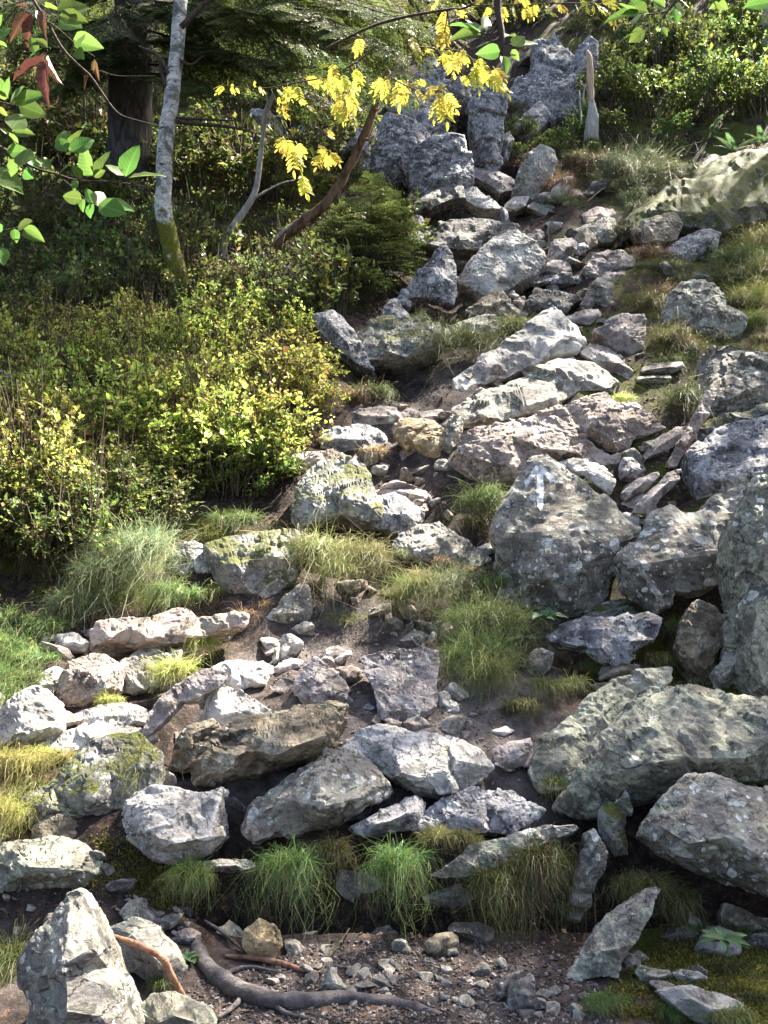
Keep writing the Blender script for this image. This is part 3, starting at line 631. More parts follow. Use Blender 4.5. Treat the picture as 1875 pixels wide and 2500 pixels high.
R('D', 'long bright capping slab with white lit right end', [(335,655),(400,613),(530,553),(640,498),(740,458),(800,453),(880,468),(950,528),(1013,582),(960,593),(870,580),(790,610),(740,655),(600,684),(480,708),(380,713),(342,692)], 'lichen', [(420,650,.06),(560,590,.06),(700,530,.04),(840,530,.06),(450,690,.14),(620,650,.16),(730,620,.14),(900,560,.08)], k=.85, fwd=.15, thick=.5)
R('D', 'angular broken block beneath the white end of the capping slab', [(772,662),(820,640),(880,620),(960,596),(1012,640),(1090,640),(1150,690),(1208,742),(1160,765),(1085,775),(1065,822),(1012,845),(940,818),(870,772),(810,702)], 'warm', [(870,660,.06),(960,630,.06),(990,720,.18),(1080,700,.12),(900,740,.18),(1000,800,.22)], k=.55)
R('D', 'long wedge boulder with a sharp peak and pale sloping face', [(328,545),(350,518),(430,468),(460,428),(560,368),(600,338),(680,278),(750,228),(790,263),(842,320),(867,380),(842,413),(740,435),(640,485),(560,525),(470,550),(400,595),(340,605)], 'pale', [(735,262,.03),(620,370,.05),(800,370,.12),(740,400,.16),(600,430,.10),(470,460,.06),(480,520,.12)], k=.8, thick=.6)
R('D', 'thin pink flake lying behind the capping slab', [(733,458),(780,435),(850,426),(922,430),(924,476),(850,462)], 'warm', k=1.2, name='stone', thick=.3)
R('D', 'stack of lilac plates behind the wedge boulder', [(868,422),(930,388),(1010,418),(1080,468),(1130,528),(1060,533),(980,485),(920,452)], 'slate', k=1.1, strata=2)
R('I', 'dark lilac boulder half under grass beside the peak of the wedge boulder', [(1195,1012),(1290,958),(1400,918),(1472,918),(1484,1000),(1474,1105),(1400,1145),(1320,1122),(1260,1052)], 'slate', k=.5)
R('I', 'low lilac rock behind the peak of the wedge boulder', [(1028,932),(1100,898),(1200,888),(1224,930),(1150,974),(1060,962)], 'slate', k=.8, name='stone')
R('D', 'pale orange stained boulder under the bright tussock', [(1227,245),(1250,180),(1300,133),(1380,116),(1450,150),(1480,220),(1563,270),(1542,345),(1440,350),(1360,325),(1290,305),(1240,282)], 'lichen', [(1310,190,.1),(1400,180,.12),(1400,280,.24),(1300,260,.18)], k=.5)
R('D', 'low brown slab beside the dark cleft right of the broken block', [(1130,855),(1180,790),(1250,743),(1312,738),(1283,802),(1200,845),(1142,870)], 'warm', k=.8, name='stone')
R('D', 'small pale edged stone in the moss below the broken block', [(1028,915),(1040,870),(1080,868),(1138,917),(1100,955),(1040,950)], 'violet', k=.5, name='stone')
R('D', 'short dark splinter slab in the cleft', [(1038,1015),(1100,960),(1185,928),(1193,945),(1132,1004),(1060,1045)], 'slate', k=.6, name='stone')
R('D', 'long dark splinter slab pointing out of the cleft', [(1082,1100),(1140,1030),(1230,938),(1282,923),(1278,962),(1212,1024),(1152,1105)], 'slate', k=.5, thick=.4)
R('D', 'brilliant white sunlit rock just behind the arrow boulder', [(765,892),(830,873),(910,883),(970,918),(1003,960),(988,1015),(930,985),(880,943),(800,913)], 'pale', k=.9)
R('D', 'ochre yellow split block with flat face', [(68,762),(90,708),(130,703),(230,718),(283,755),(278,812),(252,874),(190,858),(118,822)], 'ochre', [(110,752,.10),(200,755,.12),(265,775,.06),(150,810,.2),(235,835,.16)], k=.5)
R('D', 'white narrow upright stone beside the ochre block', [(276,835),(290,720),(330,688),(358,720),(344,802),(300,860)], 'lichen', k=.3, name='stone')
R('D', 'dark red brown flat slab behind the ochre block', [(-185,705),(-100,670),(0,648),(152,653),(143,702),(60,718),(-60,724)], 'slate', k=.9, thick=.4)
R('D', 'small stacked plates between the ochre block and the capping slab', [(148,693),(200,663),(267,663),(284,712),(200,718)], 'slate', k=.7, name='stone', strata=2)
R('C', 'blue grey low boulder at the edge of the bushes', [(1362,785),(1400,743),(1500,733),(1570,728),(1643,770),(1634,813),(1540,835),(1450,845),(1380,824)], 'violet', k=.8)
R('C', 'pink tan slab poking out of the bushes', [(1172,855),(1187,798),(1230,823),(1330,833),(1420,823),(1473,850),(1440,873),(1380,884),(1300,920),(1230,895)], 'warm', k=.8)
R('C', 'white boulder with yellow moss cap at the edge of the bushes', [(1252,1065),(1270,980),(1310,930),(1380,883),(1470,866),(1540,888),(1577,930),(1592,1000),(1625,1065),(1625,1115),(1540,1118),(1450,1090),(1360,1118),(1290,1138),(1257,1115)], 'moss', [(1330,970,.08),(1450,920,.06),(1540,960,.08),(1350,1060,.2),(1480,1040,.2),(1570,1060,.14)], k=.8, fwd=.15, thick=.6)
R('D', 'pale rounded rock right of the moss capped boulder', [(-55,1095),(0,1038),(70,1018),(140,1048),(188,1100),(164,1165),(80,1185),(0,1155)], 'violet', k=.6)
R('D', 'lilac flake above the pale rounded rock', [(-25,1012),(60,993),(140,1008),(153,1037),(60,1033)], 'slate', k=1.0, name='stone', thick=.3)
R('F', 'low whitish rock with pointed right end above hanging grass', [(72,155),(100,110),(180,78),(260,63),(300,98),(380,148),(440,188),(468,215),(420,240),(320,225),(200,215),(110,200)], 'lichen', [(180,120,.06),(280,130,.06),(180,180,.16),(330,190,.14)], k=.8)
R('F', 'small bright white chunk beside the arrow boulder', [(397,183),(450,160),(512,133),(508,182),(460,200)], 'pale', k=.6, name='stone')
R('F', 'pinkish small block under grass left of the broad leafed rosette', [(262,562),(268,500),(300,483),(357,488),(352,524),(292,566)], 'warm', k=.5, name='stone')
R('F', 'small grey pebble stone sitting over the pinkish small block', [(313,455),(335,430),(362,438),(357,472),(320,474)], 'grey', k=.5, name='stone')
R('F', 'tan upright pebble stone next to the pinkish small block', [(203,572),(225,528),(247,538),(238,594),(212,592)], 'warm', k=.3, name='stone')
R('F', 'lichened rough block bridging a dark hollow right of the rosette', [(732,545),(790,498),(870,468),(960,473),(1060,463),(1140,448),(1193,480),(1172,564),(1095,606),(1062,656),(960,646),(900,594),(830,586),(760,576)], 'violet', [(830,520,.08),(960,520,.1),(1090,500,.08),(960,600,.2),(1080,570,.2)], k=.6, fwd=.15, thick=.5)
R('F', 'white slab topped by orange moss below the dotted boulder', [(887,455),(960,408),(1060,388),(1130,418),(1143,447),(1060,464),(960,474)], 'moss', k=.9, name='stone')
R('F', 'pointed stone wearing a green moss collar by the black hole', [(1287,545),(1310,480),(1330,420),(1360,400),(1420,428),(1472,480),(1493,540),(1443,644),(1424,724),(1350,726),(1290,645),(1278,580)], 'brown', [(1360,450,.06),(1370,560,.2),(1340,650,.24),(1420,600,.18)], k=.35)
R('F', 'grey knuckle shaped stone against the huge right hand rock', [(1427,765),(1430,690),(1470,650),(1500,578),(1550,573),(1563,640),(1543,724),(1480,765)], 'lichen', k=.4)
R('F', 'small mossy stone between the moss collared stone and the huge rock', [(1456,640),(1470,570),(1500,520),(1550,498),(1566,550),(1510,610),(1480,650)], 'moss', k=.4, name='stone')
R('F', 'reddish stone embedded in the bank under the rosette', [(622,665),(680,598),(744,630),(734,684),(680,725),(640,705)], 'warm', k=.4, name='stone')
R('F', 'tan stone in the bank above the olive grass', [(945,700),(960,670),(1040,655),(1110,670),(1090,700),(1010,730),(950,730)], 'brown', k=.5, name='stone')
R('F', 'great sloping back slab behind the ridged boulder', [(662,1110),(690,1040),(720,970),(800,920),(880,830),(1000,750),(1120,710),(1232,693),(1215,762),(1150,792),(1060,862),(940,975),(870,1090),(830,1190),(700,1195)], 'green', [(800,980,.06),(950,860,.05),(1100,760,.03),(780,1100,.10)], k=.85, thick=.5)
R('F', 'massive ridged boulder, pale streaked left flank and mossy dark right face', [(790,1270),(865,1120),(950,985),(1060,862),(1150,790),(1250,778),(1320,768),(1420,800),(1560,830),(1680,870),(1790,900),(1790,1150),(1600,1170),(1400,1200),(1250,1220),(1130,1260),(1000,1290),(880,1300)], 'green', [(1160,850,.10),(1235,855,.14),(1400,905,.16),(1570,945,.15),(1720,970,.14),(1130,980,.20),(1070,1120,.24),(1300,1080,.24),(1560,1080,.22),(950,1150,.10)], k=.62, thick=.6, bulge=2.0)
R('F', 'smooth lilac slab beside the great sloping back slab', [(487,1035),(560,1000),(640,983),(660,1095),(560,1118),(500,1095)], 'slate', k=1.0, thick=.4, name='stone')
R('F', 'flat whitish chip on the soil above the smooth lilac slab', [(478,948),(540,930),(578,945),(540,972),(490,964)], 'pale', k=1.0, name='stone')
R('F', 'pale chip at the edge of the hanging grass on the soil', [(303,725),(340,698),(390,683),(403,700),(350,740)], 'warm', k=.9, name='stone')
R('F', 'small white knob on the soil right of the cracked lilac slab', [(280,872),(300,820),(330,828),(343,870),(302,884)], 'pale', k=.5, name='stone')
# --- gully
R('I', 'large pale marbled boulder in the gully', [(412,665),(470,615),(530,548),(610,488),(680,448),(740,443),(800,478),(870,538),(903,592),(862,640),(800,685),(740,706),(680,745),(600,788),(570,808),(500,745),(430,706)], 'pale', [(560,570,.12),(690,500,.06),(820,560,.08),(520,680,.16),(620,680,.24),(760,640,.18),(590,760,.2)], k=.6, thick=.8)
R('I', 'upright blue grey shard in the gully', [(68,795),(130,738),(190,658),(240,608),(280,538),(320,528),(352,580),(378,650),(384,760),(373,840),(290,826),(190,806),(120,806)], 'violet', [(290,600,.06),(250,680,.14),(310,720,.18),(190,740,.08),(240,790,.14)], k=.35, thick=.4)
R('I', 'projecting ledge slab roofing the dark gully hollow', [(198,425),(330,368),(400,363),(540,373),(620,398),(700,408),(778,457),(700,450),(645,475),(592,508),(520,486),(500,526),(360,526),(240,506),(118,474),(118,440)], 'dark', [(300,420,.08),(450,400,.05),(600,420,.05),(380,480,.16),(560,450,.12)], k=.8, fwd=.35, thick=.5)
R('I', 'thin dark ledge below the violet cliff block', [(92,322),(220,228),(300,198),(425,178),(432,250),(370,252),(250,304),(150,326)], 'dark', k=.8, fwd=.3, thick=.5)
R('I', 'pale split block capping the dark gully hollow', [(427,192),(480,178),(560,228),(650,300),(620,300),(500,290),(438,250)], 'pale', [(500,240,.1),(580,265,.06)], k=.8, fwd=.3)
R('I', 'upright narrow plate right of the gully hollow', [(645,298),(690,328),(698,404),(658,400)], 'violet', k=.2, name='stone')
R('I', 'crumpled pale stone right of the split block', [(662,292),(720,238),(808,236),(792,284),(740,306)], 'pale', k=.8, name='stone')
R('I', 'flat pale flagstone on the upper path', [(907,392),(960,373),(1062,395),(1000,413),(930,408)], 'pale', k=1.3, name='stone', thick=.3)
R('I', 'tan flat stone at the top of the path stones', [(1117,332),(1200,296),(1280,308),(1308,340),(1230,360),(1140,390)], 'warm', k=.9, name='stone')
R('I', 'white flecked rock below the tan flat stone', [(1162,412),(1230,353),(1300,368),(1333,420),(1293,494),(1210,496)], 'lichen', k=.7, name='stone')
R('I', 'rusty brown stone in the middle of the upper path', [(1067,474),(1130,413),(1192,450),(1208,502),(1140,536)], 'brown', k=.6, name='stone')
R('I', 'grey lilac angular rock right of the marbled boulder', [(917,597),(960,498),(1050,478),(1103,530),(1062,564),(1020,616),(940,608)], 'slate', k=.6)
R('I', 'dark low stone below the grey lilac angular rock', [(882,634),(950,603),(1030,618),(1053,660),(980,685),(910,666)], 'slate', k=.8, name='stone')
R('I', 'flat bluish flagstone right of the marbled boulder', [(767,710),(820,683),(900,688),(950,668),(1080,678),(1138,710),(1110,738),(1000,738),(900,728),(840,744)], 'violet', k=1.2, thick=.35, strata=2)
R('I', 'dark step rock with pale rim beneath the flat bluish flagstone', [(797,840),(850,768),(920,773),(1000,788),(1090,808),(1104,830),(1050,866),(1010,918),(900,880),(830,890)], 'dark', [(880,790,.04),(1000,810,.04),(870,850,.16),(1000,870,.18)], k=.6)
R('I', 'dark purple boulder under brown grass in the gully', [(1132,645),(1180,588),(1260,558),(1340,548),(1413,590),(1403,645),(1290,666),(1200,708),(1150,698)], 'slate', [(1200,620,.1),(1320,590,.06),(1180,680,.18),(1340,640,.14)], k=.6)
R('I', 'flat brownish slab under the dark purple boulder', [(1192,720),(1260,668),(1360,643),(1433,650),(1383,694),(1290,724)], 'warm', k=1.0, name='stone')
R('I', 'pale knobbly stone stack right of the path', [(1172,744),(1230,718),(1303,740),(1293,790),(1303,844),(1250,876),(1200,834),(1200,780)], 'lichen', k=.3, name='stone')
R('I', 'red brown narrow stone left of the knobbly stack', [(1117,850),(1140,788),(1180,763),(1198,832),(1170,886),(1120,886)], 'warm', k=.4, name='stone')
R('I', 'lilac slab beneath the shaded violet cliff', [(460,68),(520,73),(620,83),(712,130),(724,184),(640,206),(560,154),(480,114)], 'slate', k=.9)
R('I', 'sunlit pale triangular stone hung with brown grass', [(912,276),(960,188),(1000,128),(1063,123),(1033,194),(970,246)], 'pale', k=.5, name='stone', fwd=.1)
R('I', 'dark overhanging stone with pale rim below the blue green tussock', [(1137,216),(1180,148),(1273,138),(1253,184),(1180,220)], 'dark', k=.6, name='stone')
R('I', 'brownish flat rock behind the peaked wedge boulder', [(450,896),(530,828),(600,798),(660,783),(703,830),(693,900),(784,920),(650,928),(520,928)], 'brown', k=.8)
R('I', 'small purple cube on the brownish flat rock', [(688,802),(715,778),(752,810),(730,834)], 'slate', k=.5, name='stone')
R('I', 'small pinkish cube leaning on the brownish flat rock', [(718,842),(780,813),(793,872),(770,890)], 'warm', k=.5, name='stone')
R('I', 'leaning thin plate under the two small cubes', [(676,842),(722,868),(804,915),(750,930),(700,894)], 'grey', k=.6, name='stone', thick=.3)
R('I', 'lichened shelf above the round green tussock', [(326,1004),(420,958),(520,928),(600,918),(643,940),(614,1044),(560,1036),(480,1016),(400,1026)], 'lichen', k=.9)
R('D', 'thick moss covered ledge with white lichened front', [(-95,335),(0,273),(150,268),(250,288),(293,340),(252,395),(170,425),(60,447),(-60,447)], 'moss', [(20,330,.06),(150,320,.06),(240,340,.06),(40,410,.2),(180,390,.16)], k=.7, fwd=.15)
R('C', 'steep dark rock face at the bushes, streaked with moss', [(1335,260),(1420,246),(1500,330),(1560,440),(1595,505),(1530,480),(1460,430),(1400,378),(1345,318)], 'violet', k=.5)
R('I', 'pale sloping rock above the moss covered ledge', [(-40,935),(0,838),(50,828),(112,908),(130,950),(40,953)], 'violet', k=.7, name='stone')
R('I', 'little grey stone on the pale sloping rock', [(27,834),(70,803),(128,840),(122,874),(60,856)], 'violet', k=.6, name='stone')
R('I', 'reddish stone on the path right of the ledge slab', [(777,474),(860,423),(898,460),(864,494),(810,506)], 'slate', k=.7, name='stone')
R('I', 'bluish small triangle in the hollow under the dark ledge', [(122,400),(155,343),(198,358),(204,414),(160,430)], 'violet', k=.3, name='stone')
# --- upper right slab and cliff
R('B', 'broad mossy whaleback slab on the right slope', [(1052,950),(1100,900),(1200,830),(1280,768),(1400,698),(1500,663),(1600,643),(1790,622),(1790,860),(1620,905),(1450,955),(1300,930),(1140,960),(1070,978)], 'whale', [(1180,880,.05),(1330,780,.03),(1500,720,.03),(1660,700,.04),(1290,890,.10),(1450,890,.12),(1640,840,.12)], k=.85, thick=.5, rough=.8, strata=1.0, fwd=.35, bulge=1.8)
R('B', 'block jutting from under the mossy whaleback slab', [(1088,990),(1130,940),(1260,905),(1294,960),(1274,1015),(1190,1046),(1130,1036)], 'brown', [(1150,970,.08),(1260,940,.05),(1180,1020,.2)], k=.6, fwd=.1)
R('B', 'dark blue rock in the shadow below the whaleback slab', [(1237,1066),(1290,1018),(1400,983),(1443,1000),(1423,1054),(1330,1106),(1250,1106)], 'violet', k=.6, grow=1.14)
R('B', 'small brown stone above the whaleback slab', [(1332,740),(1360,688),(1410,658),(1453,665),(1433,704),(1370,736)], 'warm', k=.6, name='stone')
R('B', 'round violet cliff boulder with white speckles', [(-15,705),(0,540),(40,498),(120,508),(190,558),(218,610),(184,684),(130,746),(70,762),(20,726)], 'violet', [(60,560,.12),(150,610,.16),(70,680,.24)], k=.3, thick=1, grow=1.14)
R('B', 'square violet cliff block splashed with white lichen', [(137,690),(160,638),(230,598),(300,586),(343,600),(378,690),(388,760),(352,794),(280,824),(200,856),(147,822)], 'violet', [(190,660,.1),(310,640,.1),(210,780,.18),(330,740,.18)], k=.3, thick=1, grow=1.14)
R('B', 'lilac cliff slab above the round violet boulder', [(117,472),(160,438),(230,438),(268,520),(254,586),(180,566),(128,522)], 'violet', k=.3, thick=1, grow=1.14)
R('B', 'dark block over the cave mouth', [(270,365),(330,335),(430,372),(445,470),(395,480),(310,450)], 'dark', k=.2, thick=1.4, fwd=.4, grow=1.14)
R('B', 'tall violet pillar right of the cave mouth', [(392,500),(420,438),(480,378),(533,398),(538,470),(528,560),(518,684),(480,716),(428,654),(418,570)], 'violet', [(470,430,.1),(470,560,.16),(475,660,.2)], k=.2, thick=1.2, grow=1.14)
R('B', 'narrow pale splinter right of the violet pillar', [(517,686),(530,588),(560,568),(573,600),(553,676)], 'violet', k=.2, name='stone', grow=1.14)
R('B', 'large white crusted cliff face beside the broken stump', [(570,410),(620,328),(690,288),(760,308),(830,348),(853,400),(823,474),(740,498),(660,500),(600,470)], 'violet', [(690,350,.1),(780,380,.12),(680,440,.18)], k=.35, thick=1, grow=1.14)
R('B', 'craggy cliff top with pale crest', [(660,300),(675,190),(730,183),(750,153),(782,190),(833,250),(820,330),(740,320),(690,300)], 'violet', k=.3, thick=1, grow=1.14)
R('B', 'mossy crag behind the broken stump', [(806,330),(815,270),(850,200),(900,170),(930,195),(930,310),(890,400),(840,390)], 'violet', k=.3, thick=1, grow=1.14)
R('B', 'low white rock under the white crusted cliff face', [(570,560),(620,490),(680,438),(723,480),(694,534),(622,590)], 'violet', k=.5, grow=1.14)
R('B', 'dark speckled rock far back in the trees', [(165,310),(195,250),(240,252),(258,300),(230,360),(185,350)], 'violet', k=.3, thick=1, grow=1.14)
R('B', 'pale pinkish boulder high among the green bushes', [(1160,215),(1200,138),(1240,97),(1284,130),(1280,195),(1222,250)], 'pale', k=.4)
R('B', 'moss capped boulder draped with brown grass above the path', [(572,800),(600,718),(640,648),(690,620),(743,640),(754,680),(724,764),(660,840),(590,850)], 'moss', [(660,680,.1),(700,710,.1),(640,780,.22)], k=.4)
R('A', 'pale violet rocks glimpsed behind the bent grey sapling', [(1060,560),(1075,470),(1150,468),(1213,530),(1206,600),(1140,635),(1090,610)], 'violet', k=.3, thick=1)
R('A', 'tan shadowed rock behind the leaning dead trunk', [(1230,600),(1270,500),(1330,520),(1370,560),(1340,620),(1290,660)], 'violet', k=.4)
R('A', 'violet rock edge half hidden by the leaning dead trunk', [(1468,640),(1490,570),(1540,550),(1570,610),(1580,690),(1560,760),(1500,720)], 'violet', k=.3, thick=1)
R('C', 'pinkish rounded rock at the left edge of the bright bushes', [(-60,640),(-50,540),(0,500),(40,505),(62,560),(30,620),(-10,660)], 'warm', k=.4, fwd=.3)

R('B', 'broken cliff wall left of the cave mouth', [(60,640),(100,430),(180,330),(280,300),(300,470),(290,620),(380,700),(300,740),(120,740)], 'violet', k=.25, thick=1.2, fwd=-.5, rough=1.2)


for i, (cx, cy, w, h_) in enumerate([(1800, 1250, 150, 180), (1960, 1400, 170, 150), (1850, 1560, 160, 110), (2050, 1700, 200, 130), (1850, 1020, 140, 120), (2080, 1180, 170, 150), (1820, 760, 120, 90), (2000, 860, 140, 120), (1980, 1950, 190, 110), (-150, 1520, 130, 100), (-160, 1800, 150, 120), (-330, 1650, 170, 130), (2250, 1480, 200, 160)]):
    rr_ = np.random.default_rng(500+i); an_ = np.sort(rr_.uniform(0, 6.28, 9)+0.0)
    R('O', ['lichened boulder beside the huge right hand rock, past the right edge', 'pale boulder past the left end of the stone row'][cx < 0], [(cx+math.cos(a_)*w*rr_.uniform(.8, 1.1), cy+math.sin(a_)*h_*rr_.uniform(.8, 1.1)) for a_ in an_], ['lichen', 'green', 'moss', 'grey'][i % 4], group=['boulders past the right edge', 'boulders past the left edge'][cx < 0])
# ------------------------------------------------------------------ plants
def rot_to(d, up=(0, 0, 1)):
    d = np.asarray(d, float); d = d/np.linalg.norm(d, axis=-1, keepdims=True)
    return d
def leaf_quads(C, D, U, L, Wd, colr):
    """diamond leaves: base C, direction D, side from U; (n,3) arrays"""
    D = D/np.linalg.norm(D, axis=1)[:, None]; S = np.cross(D, U); S /= np.linalg.norm(S, axis=1)[:, None]+1e-9; Nn = np.cross(S, D)
    L = np.asarray(L)[:, None]; Wd = np.asarray(Wd)[:, None]
    a = C; b = C + D*L*.5 + S*Wd*.5 + Nn*Wd*.12; c = C + D*L; d = C + D*L*.5 - S*Wd*.5 + Nn*Wd*.12
    V = np.stack([a, b, c, d], 1).reshape(-1, 3); n = len(C)
    F = np.arange(4*n).reshape(n, 4)
    return V, F, np.repeat(colr, 4, 0)
def pal(n, r, cols, w=None, var=.25):
    cols = np.array(cols); i = r.choice(len(cols), n, p=w); c = cols[i]*(1+r.normal(0, var, (n, 1))); return np.clip(c, .004, .8)
def bush_mesh(seed, cols, w, leaf=.030, R_=.40, H=.52, stems=24, twigs=6, per=9):
    r = np.random.default_rng(seed); SV = []; C, D, U = [], [], []
    for s in range(stems):
        a = r.uniform(0, 2*math.pi); rad = R_*math.sqrt(r.uniform(.02, 1)); b = np.array([math.cos(a)*rad*.55, math.sin(a)*rad*.55, -.08])
        t = np.array([math.cos(a)*rad, math.sin(a)*rad, H*(1-.45*(rad/R_)**2)*r.uniform(.65, 1.1)])
        P = spline([b, (b+t)/2+r.normal(0, .03, 3), t], 6); SV.append(tube(P, np.linspace(.006, .002, 6), 3, cap=False))
        for k in range(twigs):
            f = r.uniform(.4, 1); i = f*5; p = P[int(min(4, i))]*(1-i % 1)+P[int(min(4, i))+1]*(i % 1) if i < 5 else P[5]
            d = np.array([r.normal(), r.normal(), r.uniform(.1, 1.2)]); d /= np.linalg.norm(d); l = r.uniform(.08, .15)
            q = p + d*l; SV.append(tube(np.array([p, p+d*l*.5+r.normal(0, .008, 3), q]), [.0022, .0018, .001], 3, cap=False))
            for j in range(per):
                g = r.uniform(.15, 1.05); C.append(p+(q-p)*g+r.normal(0, .006, 3)); e = d*.5+r.normal(0, .75, 3); D.append(e); u = r.normal(0, .45, 3); u[2] += 1; U.append(u)
    for s in range(9):                                 # bare dead shoots
        a = r.uniform(0, 6.28); rad = R_*r.uniform(.2, .9); b = np.array([math.cos(a)*rad*.6, math.sin(a)*rad*.6, .05]); t = b + np.array([r.normal(0, .12), r.normal(0, .12), H*r.uniform(.8, 1.35)])
        SV.append(tube(spline([b, (b+t)/2+r.normal(0, .03, 3), t], 5), np.linspace(.005, .002, 5), 3, cap=False))
    C, D, U = map(np.array, (C, D, U)); n = len(C)
    L = leaf*r.uniform(.4, 1.35, n)
    V, F, cl = leaf_quads(C, D, U, L, L*.58, pal(n, r, cols, w))
    sv, sf, _ = merge(SV)
    return mesh_np('foliage', V, F, M['leaf'], False, cl), mesh_np('stems', sv, sf, M['stem'])
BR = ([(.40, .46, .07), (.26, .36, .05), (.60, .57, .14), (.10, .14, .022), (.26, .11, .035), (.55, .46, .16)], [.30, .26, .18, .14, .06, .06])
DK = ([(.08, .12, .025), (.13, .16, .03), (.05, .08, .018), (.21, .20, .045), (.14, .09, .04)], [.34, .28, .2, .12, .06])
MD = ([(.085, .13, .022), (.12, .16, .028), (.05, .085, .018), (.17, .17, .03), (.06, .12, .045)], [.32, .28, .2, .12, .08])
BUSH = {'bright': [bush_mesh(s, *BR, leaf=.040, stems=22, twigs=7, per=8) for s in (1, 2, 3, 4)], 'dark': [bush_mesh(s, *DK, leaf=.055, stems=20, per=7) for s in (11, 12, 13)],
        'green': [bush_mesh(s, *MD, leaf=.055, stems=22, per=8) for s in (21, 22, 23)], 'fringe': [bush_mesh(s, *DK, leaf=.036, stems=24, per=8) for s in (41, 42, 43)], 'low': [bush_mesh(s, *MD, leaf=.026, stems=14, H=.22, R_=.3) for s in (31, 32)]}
BC = {k: 0 for k in BUSH}
def bush(p, kind, scale, label, group, r):
    f, s = BUSH[kind][BC[kind] % len(BUSH[kind])]; BC[kind] += 1
    t = thing('bilberry_bush', label, 'bush', p, group); t.rotation_euler = (r.normal(0, .08), r.normal(0, .08), r.uniform(0, 6.28))
    t.scale = (scale*r.uniform(.85, 1.15), scale*r.uniform(.85, 1.15), scale*r.uniform(.65, 1.35))
    obj('foliage', f, t); obj('stems', s, t)
def bush_field(poly, dx, dy, kind, scale, label, group, seed, keep=1.0):
    r = np.random.default_rng(seed); P = px('O', poly); s = 1875/1659; n = 0
    y = P[:, 1].min()
    while y < P[:, 1].max():
        x = P[:, 0].min() + r.uniform(0, dx*s)
        while x < P[:, 0].max():
            q = np.array([x + r.normal(0, dx*.2), y + r.normal(0, dy*.2)])
            if inside(q, P) and r.uniform() < keep:
                h = hit(q); h[2] -= .03; bush(h, kind, scale*r.uniform(.7, 1.35), label, group, r); n += 1
            x += dx*s
        y += dy*s
    return n
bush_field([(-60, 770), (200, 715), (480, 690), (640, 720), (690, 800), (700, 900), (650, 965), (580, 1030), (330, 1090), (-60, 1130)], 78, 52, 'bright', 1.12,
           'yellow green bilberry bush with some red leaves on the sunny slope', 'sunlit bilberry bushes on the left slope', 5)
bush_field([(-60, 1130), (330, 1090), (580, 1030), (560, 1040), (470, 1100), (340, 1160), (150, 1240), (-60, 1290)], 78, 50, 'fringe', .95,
           'dark green bilberry bush on the lower edge of the sunny bushes', 'lower fringe of the bilberry bushes', 15)  # darker green leaves; the shade of this band is put into their colour too
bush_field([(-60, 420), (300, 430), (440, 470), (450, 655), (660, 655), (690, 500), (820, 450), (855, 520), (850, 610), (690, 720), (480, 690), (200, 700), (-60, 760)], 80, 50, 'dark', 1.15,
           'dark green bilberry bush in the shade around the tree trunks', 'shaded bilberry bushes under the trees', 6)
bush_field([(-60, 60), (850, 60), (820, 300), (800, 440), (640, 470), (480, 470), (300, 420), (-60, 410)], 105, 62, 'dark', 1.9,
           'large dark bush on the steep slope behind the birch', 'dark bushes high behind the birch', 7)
bush_field([(440, 470), (690, 490), (660, 655), (450, 655)], 70, 40, 'low', 1.3,
           'knee high dark shrub around the feet of the bent and leaning trunks', 'low shrubs around the leaning trunk', 16)
bush_field([(1300, 120), (1480, 70), (1720, 60), (1720, 310), (1560, 300), (1400, 300), (1320, 260)], 82, 48, 'green', 1.6,
           'dense mid green bush of the thicket beside the broken stump', 'green thicket right of the broken stump', 8)
bush_field([(1290, -20), (1720, -60), (1720, 60), (1480, 70), (1300, 110), (850, 60), (850, -40)], 110, 60, 'dark', 2.0,
           'dusky bush on the slope above the cliff rocks', 'bushes above the cliff', 9)
bush_field([(1080, 330), (1130, 270), (1300, 270), (1330, 320), (1290, 350), (1130, 350)], 60, 34, 'green', .8,
           'small bushy plant between the white cliff and the tussock', 'low green plants below the cliff', 10)
bush_field([(380, 1010), (600, 960), (640, 1030), (560, 1060), (430, 1090)], 60, 36, 'green', .7,
           'fresh green low bush spilling toward the moss capped boulder', 'green low bushes beside the moss capped boulder', 12)

